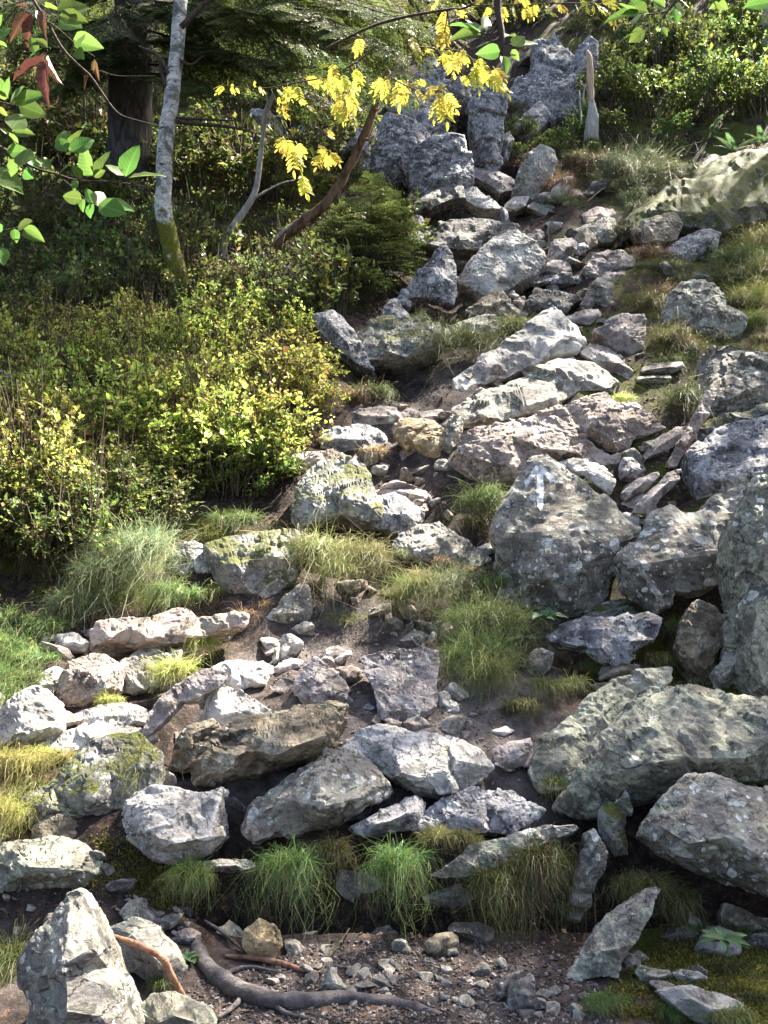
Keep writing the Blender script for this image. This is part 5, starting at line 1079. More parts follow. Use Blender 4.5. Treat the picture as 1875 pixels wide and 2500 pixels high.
leaves_px(t, org, 'a', [(250, 500, 340, 390), (300, 470, 240, 400), (300, 450, 260, 300), (400, 400, 270, 310), (620, 330, 850, 390), (640, 400, 720, 280), (640, 420, 700, 490), (480, 90, 760, 40), (500, 130, 740, 170), (500, 180, 690, 230), (480, 60, 390, 50), (500, 20, 640, -30)], DB, LEAF_B, r)
leaves_px(t, org, 'a', [(240, 70, 120, 40), (230, 110, 85, 320), (270, 110, 215, 415), (340, 100, 380, 310), (400, 445, 320, 540), (390, 510, 90, 665), (385, 530, 375, 860), (405, 470, 505, 715), (795, 500, 835, 685), (760, 610, 685, 745), (800, 510, 780, 620)], DB, LEAF_D, r, .8)
t, org = branch_thing('beech_branch', 'low beech branch with broad green leaves reaching toward the birch', 'branch', 'a', [
    ([(-260, 1120), (0, 1240), (140, 1330), (300, 1420), (480, 1470), (650, 1520), (900, 1530), (1100, 1550)], [34, 28, 24, 22, 18, 15, 12, 8]),
    ([(500, 1490), (600, 1570), (640, 1600), (740, 1700), (830, 1725)], [12, 10, 9, 8, 5]), ([(140, 1330), (160, 1400), (300, 1450)], [12, 10, 6]), ([(650, 1515), (790, 1480)], [9, 6]), ([(480, 1470), (560, 1280)], [9, 5])], DB-.1)
leaves_px(t, org, 'a', [(1060, 1490, 1150, 1195), (1090, 1500, 1390, 1450), (1050, 1480, 890, 1385), (790, 1480, 650, 1200), (800, 1480, 915, 1250), (690, 1500, 610, 1390), (560, 1270, 550, 1090), (590, 1275, 670, 1070), (600, 1280, 795, 1155), (560, 1280, 480, 1150), (400, 1430, 450, 1310), (420, 1430, 300, 1310), (300, 1440, 250, 1300), (180, 1400, 240, 1240), (790, 1730, 730, 1580), (800, 1730, 880, 1620), (830, 1725, 1065, 1800), (850, 1715, 1130, 1750), (690, 1680, 525, 1650), (760, 1720, 760, 1840), (700, 1680, 690, 1780), (130, 1340, 90, 1490), (200, 1440, 280, 1500), (0, 1440, 80, 1430), (-60, 1440, 195, 1575), (60, 1280, 240, 1265), (500, 1470, 590, 1370), (640, 1520, 620, 1610), (780, 1480, 890, 1440)], DB-.1, LEAF_B, r)
t, org = branch_thing('beech_branch', 'beech twigs with small green leaves at the left edge', 'branch', 'a', [
    ([(-200, 780), (0, 860), (140, 890)], [20, 16, 8]), ([(-100, 1020), (60, 1120), (130, 1110)], [14, 10, 5]), ([(-200, 1860), (0, 1940), (170, 1920), (280, 1960)], [18, 14, 10, 5]), ([(-150, 2040), (20, 2100)], [12, 6])], DB+.1)
leaves_px(t, org, 'a', [(20, 800, -20, 640), (60, 830, 60, 640), (90, 850, 200, 720), (120, 870, 370, 775), (150, 880, 390, 970), (60, 830, -40, 760), (100, 1090, 190, 955), (100, 1110, 285, 1120), (60, 1130, 0, 1070), (80, 1120, 160, 1230), (0, 900, 60, 990), (150, 1920, 270, 1860), (200, 1935, 355, 2020), (120, 1930, 140, 2050), (20, 1950, -20, 1890), (20, 2100, 85, 2150), (0, 2090, 30, 2220), (-20, 330, 80, 215), (-40, 340, 60, 390), (-60, 240, 10, 120), (-40, 1520, 190, 1590)], DB+.1, LEAF_B, r)
t, org = branch_thing('beech_branch', 'knotty beech twig hanging from above with broad green leaves over the cliff', 'branch', 'b', [
    ([(1255, -260), (1260, 0), (1270, 130), (1290, 250), (1300, 350), (1300, 470)], [70, 70, 56, 60, 46, 22]), ([(1265, 200), (1190, 290), (1110, 270)], [26, 18, 10]), ([(1290, 330), (1200, 350)], [16, 8]), ([(1300, 350), (1400, 390)], [20, 9])], 2.7)
leaves_px(t, org, 'b', [(1120, 270, 870, 150), (1110, 270, 1000, 150), (1120, 290, 855, 300), (1130, 250, 1200, 125), (1200, 350, 1075, 400), (1280, 430, 1095, 450), (1300, 470, 1350, 605), (1380, 390, 1600, 340), (1390, 390, 1490, 300), (1380, 420, 1440, 510), (1310, 320, 1410, 270)], 2.7, LEAF_B, r)
t, org = branch_thing('beech_branch', 'leafy beech branch tip hanging above the green thicket', 'branch', 'd', [
    ([(1120, -180), (1010, 0), (950, 80), (870, 190)], [26, 22, 16, 7]), ([(950, 80), (830, 100), (760, 90)], [12, 9, 5]), ([(880, 170), (780, 210)], [9, 5]), ([(1010, 0), (1060, -30)], [9, 5])], 2.8)
leaves_px(t, org, 'd', [(800, 100, 490, 115), (790, 90, 690, -10), (860, 60, 940, -10), (820, 95, 630, 70), (820, 110, 840, 160), (760, 210, 590, 290), (780, 215, 690, 290), (880, 180, 880, 225), (950, 110, 985, 155), (1000, 60, 1030, 165), (1005, 40, 1080, 105), (930, 50, 850, -10), (1030, -10, 1110, 55), (900, 200, 950, 240), (770, 90, 720, 160), (740, 90, 600, 10), (800, 200, 760, 270)], 2.8, LEAF_B, r)
t, org = branch_thing('beech_branch', 'small beech leaves dangling at the top right corner', 'branch', 'd', [([(1700, -120), (1680, 0), (1670, 90)], [14, 10, 5]), ([(1300, -120), (1310, 20)], [10, 5])], 2.8)
leaves_px(t, org, 'd', [(1680, 10, 1495, 35), (1670, 80, 1640, 150), (1680, 20, 1760, 80), (1310, 20, 1250, 60), (1310, 20, 1370, 60), (1300, -20, 1240, 0)], 2.8, LEAF_B, r)
# rowan: feathered leaves
def rowan_mesh(seed, pairs=6):
    r = np.random.default_rng(seed); Vs = []; lb = []
    nl = 4
    def leaflet(p, d, L, w):
        V, F = [], []; s = np.cross(d, [0, 0, 1.]); s /= np.linalg.norm(s)
        for i in range(nl+1):
            t = i/nl; ww = w*.5*math.sin(math.pi*max(.03, min(.97, t)))**.8; c = p + d*L*t + np.array([0, 0, -.12*L*t*t])
            V += [c-s*ww+np.array([0, 0, ww*.4]), c, c+s*ww+np.array([0, 0, ww*.4])]
        for i in range(nl):
            for k in range(2): a = i*3+k; F.append((a, a+3, a+4, a+1))
        return np.array(V), np.array(F)
    for i in range(pairs):
        x = .22+.72*i/pairs; l = .36*(1-.35*abs(i/pairs-.45))
        for s in (-1, 1): Vs.append(leaflet(np.array([x, 0, 0]), np.array([.55, s*.84, r.normal(0, .12)]), l*r.uniform(.9, 1.1), l*.30))
    Vs.append(leaflet(np.array([.95, 0, 0]), np.array([1, 0, -.1]), .3, .12))
    Vs.append(tube(np.array([[0, 0, .03], [.5, 0, 0], [.97, 0, 0]]), [.014, .010, .006], 4, cap=False))
    V, F, _ = merge(Vs); return mesh_np('leaf', V, F, M['rowan'])
def finer(lst, r, scale=.7, extra=1, jit=40):
    out = []
    for (a, b_, c, d) in lst:
        out.append((a, b_, a+(c-a)*.85, b_+(d-b_)*.85))
        for _ in range(extra):
            x, y = a+r.normal(0, jit), b_+r.normal(0, jit); an = r.normal(0, .5); dx, dy = (c-a)*scale, (d-b_)*scale; ca, sa = math.cos(an), math.sin(an)
            out.append((x, y, x+dx*ca-dy*sa, y+dx*sa+dy*ca))
    return out
ROW = [rowan_mesh(s, p) for s, p in ((1, 6), (2, 5), (3, 7))]
DR = 6.2
t, org = branch_thing('rowan_branch', 'rowan twigs with yellow feathered leaves hanging above the violet cliff', 'branch', 'b', [
    ([(-200, 420), (160, 240), (450, 150), (840, 80), (1000, 60), (1300, -120)], [26, 26, 26, 22, 20, 24]), ([(840, 80), (820, 240), (780, 330)], [14, 10, 6]),
    ([(500, 380), (620, 400), (760, 410), (960, 440), (1080, 530), (1200, 600)], [12, 14, 14, 13, 11, 7]), ([(840, 80), (860, 300), (760, 410)], [10, 9, 8]), ([(780, 760), (900, 680), (960, 600), (960, 440)], [8, 10, 10, 9]), ([(340, 640), (500, 730), (640, 770), (780, 760)], [12, 11, 9, 8])], DR)
leaves_px(t, org, 'b', finer([(790, 110, 800, 310), (830, 200, 790, 420), (760, 330, 770, 410), (850, 420, 900, 660), (830, 440, 850, 600), (960, 450, 880, 640), (980, 440, 1010, 560), (1050, 520, 1110, 800), (1100, 540, 1180, 720), (1180, 560, 1270, 760), (1210, 600, 1370, 830), (1220, 560, 1340, 690), (1060, 500, 1180, 560), (790, 770, 840, 1080), (800, 760, 930, 960), (780, 750, 670, 740), (700, 750, 640, 860), (760, 760, 790, 900), (420, 680, 430, 940), (400, 660, 480, 800), (500, 730, 620, 700), (560, 740, 640, 860), (320, 650, 220, 860), (290, 700, 320, 860), (540, 320, 620, 500), (520, 320, 580, 440), (640, 400, 700, 450), (900, 80, 1000, 140), (960, 60, 1080, 90), (1000, 60, 1120, 20), (700, 110, 730, 30), (120, 300, 60, 480), (60, 560, 100, 760), (-60, 600, 30, 800), (0, 760, 60, 960), (-100, 880, -40, 1060), (-150, 700, -60, 860), (20, 900, 60, 1100), (940, 640, 1030, 720)], r), DR, ROW, r, .75)
t, org = branch_thing('rowan_branch', 'yellow rowan leaves along a thin twig at the top above the stump', 'branch', 'd', [([(-420, 40), (0, 28), (260, 22), (480, 30), (600, 60)], [8, 8, 8, 7, 4]), ([(-420, 40), (-500, -120)], [8, 9])], DR)
leaves_px(t, org, 'd', finer([(200, 25, 250, 100), (300, 22, 330, 90), (370, 25, 400, 100), (440, 28, 520, 110), (520, 30, 615, 60), (470, 30, 600, -20), (560, 90, 575, 205), (80, 25, 140, 90), (0, 28, 10, 140), (-60, 30, -30, 150), (-140, 30, -120, 140), (-220, 32, -180, 150), (-300, 36, -340, 130), (150, 25, 190, -40), (-100, 30, -60, -40)], r), DR, ROW, r, .75)
t, org = branch_thing('rowan_branch', 'sunlit yellow green rowan leaves around the top of the bent sapling', 'branch', 'c', [([(1640, 520), (1400, 640), (1100, 700), (900, 740), (700, 740), (500, 720)], [14, 13, 12, 10, 8, 5]), ([(1640, 520), (1560, 800), (1520, 1060), (1390, 1270)], [12, 12, 14, 12]), ([(900, 740), (1000, 1000), (1050, 1180)], [8, 7, 5]), ([(1390, 1270), (1360, 1300)], [8, 5]), ([(1640, 520), (1800, 380)], [14, 16])], DR+.4)
leaves_px(t, org, 'c', finer([(520, 720, 430, 800), (560, 730, 600, 800), (540, 730, 540, 670), (700, 740, 730, 790), (820, 740, 840, 800), (1000, 730, 1090, 860), (950, 740, 1010, 820), (1120, 700, 1160, 880), (1200, 640, 1350, 740), (1280, 650, 1400, 700), (1400, 640, 1500, 760), (1480, 880, 1530, 1050), (1500, 820, 1460, 960), (1200, 880, 1280, 950), (1000, 940, 1060, 1010), (1050, 1180, 940, 1280), (1060, 1190, 1000, 1330), (1080, 1220, 1100, 1490), (1100, 1250, 1170, 1440), (1060, 1200, 1040, 1300), (1390, 1060, 1440, 1040), (1380, 1090, 1440, 1170), (1370, 1290, 1270, 1440), (1380, 1290, 1390, 1430), (1400, 1270, 1490, 1410), (1150, 1440, 1225, 1680), (1320, 1230, 1380, 1290), (1560, 700, 1640, 800), (1540, 760, 1620, 930), (1100, 720, 1060, 800)], r), DR+.4, ROW, r, .75)

# ------------------------------------------------------------------ unseen beeches added on the sunny side for shade, and the forest firs
def shade_beech(x, y, top, rad, n, label, seed, low=.45):
    r = np.random.default_rng(seed); z = float(hbase(np.array(x), np.array(y))); t = thing('added_shade_beech', label, 'tree', (x, y, z))
    V, F = tube(spline([(0, 0, -.3), (.1, .05, top*.35), (-.1, 0, top*.7), (0, 0, top*.95)], 20), np.linspace(.22, .04, 20), 10, .1, seed); obj('trunk', mesh_np('trunk', V, F, M['sapling']), t)
    W = []; C = []
    for i in range(26):
        a = r.uniform(0, 6.28); h = top*r.uniform(low, .95); l = rad*r.uniform(.6, 1.05)*math.sqrt(max(.15, 1-((h/top-.65)/.42)**2)); e = np.array([math.cos(a), math.sin(a), .25])
        p0 = np.array([0, 0, h-.5]); P = spline([p0, p0+e*l*.5+[0, 0, .2], p0+e*l], 8); W.append(tube(P, np.linspace(.05, .01, 8), 5, cap=False))
        for k in range(n//26):
            f = r.uniform(.25, 1.05); C.append(p0 + e*l*f + r.normal(0, 1, 3)*np.array([.45, .45, .22])*(.4+rad*.22))
    C = np.array(C); m = len(C); D = r.normal(0, 1, (m, 3)); D[:, 2] *= .4; U = r.normal(0, .4, (m, 3)); U[:, 2] += 1; L = r.uniform(.07, .115, m)
    V, F, cl = leaf_quads(C, D, U, L, L*.62, pal(m, r, [(.07, .14, .022), (.10, .18, .03), (.05, .10, .02)], None, .2)); obj('crown', mesh_np('crown', V, F, M['leaf'], False, cl), t)
    V, F, _ = merge(W); obj('limbs', mesh_np('limbs', V, F, M['sapling']), t)
def fir_parts(seed, top, rad, base, per=90):
    r = np.random.default_rng(seed)
    V, F = tube(spline([(0, 0, -.8), (0, .05, top*.5), (0, 0, top)], 20), np.linspace(.024*top*.7, .03, 20), 10, .1, seed); tr = mesh_np('trunk', V, F, M['spruce_bark'])
    C, D, U, L = [], [], [], []
    for i in range(130):
        f = r.uniform(0, 1); h = top*(base+(1-base)*f); l = rad*(1-f)**.8*r.uniform(.6, 1.15)+.2; a = r.uniform(0, 6.28); e = np.array([math.cos(a), math.sin(a), -.25]); sd = np.array([-math.sin(a), math.cos(a), 0])
        for k in range(per):
            g = r.uniform(.08, 1); w = .34*l*(1-g*.7); C.append(np.array([0, 0, h]) + e*l*g + sd*r.uniform(-w, w) + [0, 0, r.normal(0, .05)]); D.append(e+sd*r.normal(0, .8)); U.append([r.normal(0, .2), 0, 1]); L.append(r.uniform(.10, .22))
    C, D, U, L = map(np.array, (C, D, U, L)); m = len(C); V, F, cl = leaf_quads(C, D, U, L, L*.26, pal(m, r, *FIRC)); return tr, mesh_np('crown', V, F, M['needle'], False, cl)
FIRV = [fir_parts(1, 14, 2.6, .16), fir_parts(2, 13, 2.2, .22), fir_parts(3, 15, 3.0, .12)]
def fir(p, k, label, group=None, sc=1.0, rz=0):
    t = thing('fir_tree', label, 'tree', p, group); t.scale = (sc,)*3; t.rotation_euler = (0, 0, rz)
    obj('trunk', FIRV[k][0], t); obj('crown', FIRV[k][1], t)
rt = np.random.default_rng(3)
for i, (ox, oy) in enumerate([(40, 200), (160, 110), (480, 60), (720, 90), (900, 60), (1340, -30), (1580, -30)]):
    fir(hitO(ox, oy) - np.array([0, -.6, 0]), i % 3, 'dark fir of the forest on the slope above the cliff', 'firs of the forest behind', rt.uniform(.8, 1.1), rt.uniform(0, 6))
shade_beech(7.25, 11.7, 10.5, 1.9, 5200, 'unseen leafy beech added on the right slope to shade the boulders', 1)
shade_beech(4.7, 7.2, 8.5, 1.7, 5200, 'unseen slender beech added right of the gully to shade the gravel', 3, .6)
shade_beech(7.7, 8.9, 9.0, 2.0, 4800, 'unseen smaller beech added right of the path to shade the bank', 2, .58)
shade_beech(8.9, 19.8, 11.0, 2.2, 5200, 'unseen beech added at the top of the right slope to shade the gully', 5, .5)
shade_beech(9.4, 17.2, 8.5, 2.1, 5200, 'unseen beech added on the right slope to shade the whaleback slab', 6, .45)
# ------------------------------------------------------------------ roots, rosettes, ferns, straws, rubble
def ground_tube(name, label, reg, pts, widths, mat, lift=.3, wob=.12, n=10, seg=40, cat='root', seed=2, group=None):
    P = [hit(q) for q in px(reg, pts)]; sc = np.array([p[1] for p in P])*2*TH/PW*REG[reg][2]*.5
    Rr = np.asarray(widths, float)*sc; Q = np.array(P); Q[:, 2] += Rr*lift; Qs = spline(Q, seg); R2 = np.interp(np.linspace(0, 1, seg), np.linspace(0, 1, len(Rr)), Rr)
    V, F = tube(Qs, R2, n, wob, seed); o = obj(name, mesh_np(name, V-Q[0], F, M[mat]), None, Q[0], label=label, category=cat)
    if group: o['group'] = group
    return o
ground_tube('tree_root', 'thick smooth grey root curving across the gravel', 'O', [(418, 2035), (440, 2085), (478, 2125), (525, 2153), (590, 2168), (660, 2170), (730, 2163), (800, 2168), (880, 2180), (980, 2205)], [22, 34, 38, 40, 36, 34, 30, 27, 22, 12], 'root', .45, .3, 12, 70)
_h = hit(px('O', (395, 2140)))[1]; _o = at(px('G', (400, 705)), _h-.02)
V, F, Q = pxtube('G', [(400, 705), (500, 735), (600, 768), (690, 820), (735, 900), (772, 965), (812, 1020)], [_h-.02, _h-.09, _h-.16, _h-.19, _h-.17, _h-.14, _h-.13], [14, 24, 28, 30, 28, 24, 18], 8, 40, .16, 3, _o)
obj('tree_root', mesh_np('tree_root', V, F, M['root_red']), None, _o, label='thin reddish root arching over the grey rock to the soil', category='root')
ground_tube('tree_root', 'narrow dark root running along the foot of the bank', 'G', [(960, 815), (1080, 825), (1200, 850), (1290, 875), (1375, 885)], [14, 22, 24, 18, 8], 'root_red', .6, .2, 7, 30)
for pts_ in ([(478, 2125), (500, 2100), (540, 2090), (600, 2100)], [(590, 2168), (620, 2190), (680, 2205)], [(730, 2163), (770, 2140), (830, 2135), (880, 2120)], [(525, 2153), (500, 2180), (470, 2200)]):
    ground_tube('tree_root', 'thin side rootlet branching from the thick grey root', 'O', pts_, [14, 10, 8, 4][:len(pts_)], 'root', .3, .3, 6, 20, group='side rootlets of the grey root')
ground_tube('fallen_stick', 'short grey stick leaning against the bank', 'G', [(870, 665), (930, 705), (990, 755), (1040, 795)], [10, 14, 14, 10], 'root', 1.2, .15, 6, 14, 'stick')
ground_tube('fallen_stick', 'curved thin twig on the moss left of the pointed boulder', 'G', [(30, 705), (70, 680), (120, 655), (190, 645)], [8, 12, 14, 8], 'root', .8, .15, 6, 16, 'stick')
ground_tube('fallen_stick', 'bent twig lying over the gravel behind the root', 'G', [(1365, 905), (1390, 850), (1430, 790), (1490, 700)], [12, 10, 8, 5], 'twig', 2.5, .15, 6, 16, 'stick')
ground_tube('tree_root', 'dark root knuckle at the lower edge of the gravel', 'H', [(-60, 1020), (20, 1010), (90, 1030), (150, 1060)], [40, 56, 52, 24], 'root', .3, .2, 9, 20)
ground_tube('fallen_stick', 'pale thin stick on the upper path', 'I', [(1150, 275), (1210, 225), (1300, 145)], [6, 7, 5], 'straw', 4, .1, 5, 10, 'stick')
# the painted arrow lies on the face of its boulder
ab = [o for o in bpy.data.objects if str(o.get('label', '')).startswith('big diamond')][0]
def on_rock(rockobj, reg, poly, off=.004, step=.012):
    """a coat of paint on a rock: polygon in the picture, laid onto the rock's own surface"""
    P = px(reg, poly); me = rockobj.data; n = len(me.vertices); co = np.empty(n*3, np.float32); me.vertices.foreach_get('co', co); co = co.reshape(-1, 3)+np.array(rockobj.location)
    tr = np.empty(len(me.polygons)*3, np.int32); me.loops.foreach_get('vertex_index', tr); tr = tr.reshape(-1, 3)
    bvh = BVHTree.FromPolygons([tuple(c) for c in co], [tuple(t_) for t_ in tr.tolist()])
    lo, hi = P.min(0), P.max(0); g = 1.6; nx, ny = int((hi[0]-lo[0])/g)+1, int((hi[1]-lo[1])/g)+1; idx = {}; V = []; F = []
    def vert(i, j):
        if (i, j) in idx: return idx[(i, j)]
        q = lo + np.array([i, j])*g; dx, dz = rays(q); d = Vector((float(dx), 1, float(dz))).normalized(); o_, nn, _, _ = bvh.ray_cast(Vector((0, 0, CAMZ)), d)
        k = None
        if o_ is not None: V.append(np.array(o_ + nn*off)); k = len(V)-1
        idx[(i, j)] = k; return k
    for i in range(nx):
        for j in range(ny):
            c = lo + np.array([i+.5, j+.5])*g
            if inside(c, P) and perlin(np.array([[c[0]*.16, c[1]*.16, 3.3]]), 4)[0] + .5*perlin(np.array([[c[0]*.45, c[1]*.45, 7.3]]), 8)[0] < .55:
                f = [vert(i, j), vert(i+1, j), vert(i+1, j+1), vert(i, j+1)]
                if None not in f: F.append(f)
    return np.array(V), np.array(F)
rngp = np.random.default_rng(9)
for nm, poly in (('arrow_shaft', [(540, 260), (605, 255), (612, 420), (608, 560), (600, 640), (580, 655), (545, 610), (540, 460)]),
                 ('arrow_barb', [(535, 185), (570, 215), (545, 270), (500, 330), (455, 390), (425, 395), (412, 355), (470, 290), (500, 240)]),
                 ('arrow_barb', [(570, 180), (620, 215), (660, 265), (730, 320), (725, 360), (680, 365), (640, 320), (600, 270), (570, 230)])):
    V, F = on_rock(ab, 'J', poly)
    if len(F): obj(nm, mesh_np(nm, V-np.array(ab.location), F, M['paint']), ab)
# rosettes of broad leaves
ROS = [blade_mesh('leaf', M['rosette'], wid=.42, cup=.12, tipb=.25), blade_mesh('leaf', M['rosette'], wid=.5, cup=.2, tipb=.4)]
def rosette(reg, x, y, size, n, label, seed, fwd=.15, tilt=.45):
    r = np.random.default_rng(seed); h = hit(px(reg, (x, y))); yy = h[1]-fwd; h = at(px(reg, (x, y)), yy); L0 = size*REG[reg][2]*yy*2*TH/PW; t = thing('leaf_rosette', label, 'plant', h)
    for i in range(n):
        a = i*2.4+r.normal(0, .2); e = Vector((math.cos(a), math.sin(a)*.9-.25, r.uniform(.1, .9)*(1-.5*i/n))); X = e.normalized(); Y = Vector((0, -tilt, 1)).cross(X).normalized(); Z = X.cross(Y)
        o = obj('leaf', ROS[i % 2], t); o.matrix_local = Matrix((X, Y, Z)).transposed().to_4x4() @ Matrix.Scale(L0*r.uniform(.45, 1.15), 4)
rosette('F', 700, 465, 95, 15, 'wide blue green rosette under the arrow boulder', 1, .3)
rosette('F', 610, 560, 64, 14, 'smaller rosette with rounded leaves hanging in the lush grass', 2, .3)
rosette('H', 1470, 740, 105, 15, 'broad leafed rosette growing in the dark mossy corner', 3, .4)
rosette('G', 800, 820, 52, 22, 'dense small rosette beside the thick grey root', 4, .08)
rosette('H', 1170, 640, 40, 5, 'tiny seedling leaves beside the long lichen slab', 5, .15)
# ferns
def frond_mesh(seed):
    r = np.random.default_rng(seed); C, D, U, Ls, Ws = [], [], [], [], []
    for i in range(22):
        f = i/22; p = np.array([f, 0, .12*f-.28*f*f]); l = .26*(1-f)**.7*min(1, .35+f*4)+.02
        for s in (-1, 1):
            d = np.array([.35, s*.93, -.1]); m = 7
            for k in range(m):
                g = k/m; q = p+d*l*g
                for s2 in (-1, 1): C.append(q); D.append(np.array([.8*s2, 0, 0])+d*.5+r.normal(0, .06, 3)); U.append([0, 0, 1]); Ls.append(.05*(1-g*.75)*(1-f*.5)); Ws.append(.024*(1-g*.5))
    C, D, U = map(np.array, (C, D, U)); n = len(C); V, F, cl = leaf_quads(C, D, U, np.array(Ls), np.array(Ws), pal(n, r, [(.08, .17, .05), (.11, .20, .07)], None, .15))
    tv, tf = tube(np.array([[f, 0, .12*f-.28*f*f] for f in np.linspace(0, 1, 8)]), np.linspace(.008, .002, 8), 3, cap=False)
    V, F, _ = merge([(V, F), (tv, tf)]); cl = np.vstack([cl, np.tile([.10, .12, .04], (len(tv), 1))])
    return mesh_np('frond', V, F, M['fern'], False, cl)
FR = [frond_mesh(1), frond_mesh(2)]
def fern(reg, x, y, size, n, label, seed, fwd=.4):
    r = np.random.default_rng(seed); h = hit(px(reg, (x, y))); yy = h[1]-fwd; h = at(px(reg, (x, y)), yy); L0 = size*REG[reg][2]*yy*2*TH/PW; t = thing('fern', label, 'fern', h)
    for i in range(n):
        a = i*6.283/n+r.normal(0, .3); X = Vector((math.cos(a), math.sin(a)*.8-.3, r.uniform(.2, .9))).normalized(); Y = Vector((0, -.3, 1)).cross(X).normalized(); Z = X.cross(Y)
        o = obj('frond', FR[i % 2], t); o.matrix_local = Matrix((X, Y, Z)).transposed().to_4x4() @ Matrix.Scale(L0*r.uniform(.8, 1.2), 4)
fern('d', 1420, 1060, 190, 6, 'fern spreading its fronds behind the whaleback slab', 1)
fern('d', 1620, 1000, 170, 6, 'fern at the right edge behind the whaleback slab', 2)
fern('d', 1260, 930, 150, 5, 'fern in the dark hollow under the green thicket', 3)
fern('d', 540, 880, 140, 5, 'small fern right of the broken stump', 4)
fern('c', 240, 1640, 170, 5, 'bright little fern right of the birch trunk', 5)
fern('C', 80, 960, 130, 6, 'yellow green fern among the bright bushes near the left edge', 6, .5)
# long dry grass stalks
def stalk(reg, pts, fw, label):
    P = px(reg, pts); h = hit(P[0]); W3 = np.array([at(p, h[1]-.15-fw*i/len(P)) for i, p in enumerate(P)]); Q = spline(W3, 24)
    V, F = tube(Q, np.linspace(.0032, .0016, 24), 4, cap=False); o = obj('grass_stalk', mesh_np('grass_stalk', V-Q[0], F, M['straw']), None, Q[0], label=label, category='stalk', group='long dry stalks over the olive grass')
for pts in [[(1290, 170), (1340, 235), (1450, 290), (1560, 360), (1660, 430)], [(1310, 290), (1390, 370), (1500, 420), (1660, 505)], [(1280, 150), (1150, 110), (1020, 95)], [(1300, 140), (1430, 150), (1560, 170), (1680, 190)], [(1480, 40), (1570, 120), (1660, 185)], [(1310, 0), (1390, 100), (1395, 130)], [(1340, 250), (1380, 300), (1480, 290), (1600, 320)]]:
    stalk('E', pts, .3, 'long thin dry grass stalk arching over the olive tussocks')
for reg, pts in [('D', [(1470, 370), (1490, 250), (1510, 150), (1510, 90)]), ('D', [(1200, 480), (1250, 400), (1290, 310)]), ('C', [(1480, 340), (1600, 450), (1680, 520)]), ('I', [(920, 590), (925, 480), (920, 400)])]:
    stalk(reg, pts, .1, 'single dry grass stalk standing beside the gully rocks')
# ---- loose stones and gravel
def stone_mesh(seed, flat=.6):
    r = np.random.default_rng(seed); t = (1+5**.5)/2
    V = np.array([(-1, t, 0), (1, t, 0), (-1, -t, 0), (1, -t, 0), (0, -1, t), (0, 1, t), (0, -1, -t), (0, 1, -t), (t, 0, -1), (t, 0, 1), (-t, 0, -1), (-t, 0, 1)], float); V /= np.linalg.norm(V[0])
    F = np.array([(0, 11, 5), (0, 5, 1), (0, 1, 7), (0, 7, 10), (0, 10, 11), (1, 5, 9), (5, 11, 4), (11, 10, 2), (10, 7, 6), (7, 1, 8), (3, 9, 4), (3, 4, 2), (3, 2, 6), (3, 6, 8), (3, 8, 9), (4, 9, 5), (2, 4, 11), (6, 2, 10), (8, 6, 7), (9, 8, 1)])
    V, F = tri_subdiv(V, F); V, F = tri_subdiv(V, F); V /= np.linalg.norm(V, axis=1)[:, None]
    for _ in range(9):
        n = r.normal(0, 1, 3); n /= np.linalg.norm(n); h = V @ n; lim = r.uniform(.35, .75); V = V - n[None]*np.clip(h-lim, 0, None)[:, None]
    V = V*np.array([1, r.uniform(.6, .95), flat*r.uniform(.6, 1.2)]); V += fbm(V*3+seed, seed, 2)[:, None]*V*.08
    return V, F
STV = [stone_mesh(s) for s in range(8)]
STM = [[mesh_np('stone', v, f, M[m], False) for v, f in STV] for m in ('pale', 'grey', 'slate', 'warm', 'brown', 'dark')]
def strew(poly, n, smin, smax, label, group, mats, seed):
    r = np.random.default_rng(seed); P = px('O', poly); k = 0
    while k < n:
        q = r.uniform(P.min(0), P.max(0))
        if not inside(q, P): continue
        h = hit(q); s = math.exp(r.uniform(math.log(smin), math.log(smax))); z = float(hfull(np.array([h[0]]), np.array([h[1]]))[0])
        o = obj('loose_stone', STM[mats[r.integers(0, len(mats))]][r.integers(0, 8)], None, (h[0], h[1], z+s*.15), label=label, category='stone', group=group)
        o.scale = (s, s, s); o.rotation_euler = (r.normal(0, .4), r.normal(0, .4), r.uniform(0, 6.3)); k += 1
strew([(560, 2120), (700, 2050), (900, 2040), (1230, 2080), (1300, 2200), (1000, 2210), (920, 2190), (560, 2130)], 70, .016, .055, 'small loose stone lying on the gravel by the root', 'loose stones on the gravel', (1, 1, 2, 5, 5), 1)
strew([(330, 1660), (560, 1480), (600, 1380), (980, 1330), (1000, 1480), (1080, 1600), (1190, 1700), (900, 1560), (560, 1500)], 60, .012, .05, 'small loose stone on the trodden soil of the terrace', 'loose stones on the terrace soil', (0, 0, 2, 3), 2)
strew([(1060, 500), (1200, 380), (1330, 420), (1330, 520), (1280, 640), (1330, 720), (1420, 800), (1280, 760), (1180, 640)], 60, .03, .10, 'small angular stone among the path rocks in the gully', 'rubble along the upper path', (1, 2, 2, 3, 4), 3)
strew([(860, 480), (1080, 440), (1090, 520), (870, 660), (960, 680), (1160, 640), (1000, 700), (840, 640)], 30, .03, .09, 'dark angular stone in the shadowed gully hollow', 'rubble in the gully hollow', (5, 1, 5), 4)
strew([(780, 950), (960, 900), (1000, 1100), (880, 1130), (820, 1020)], 26, .02, .06, 'small reddish stone on the soil around the ochre block', 'rubble around the ochre block', (2, 3, 4), 5)
strew([(1380, 960), (1500, 920), (1480, 1060), (1350, 1140), (1400, 1040)], 24, .02, .06, 'small dark stone in the cleft beside the arrow boulder', 'rubble in the cleft', (4, 3, 5), 6)
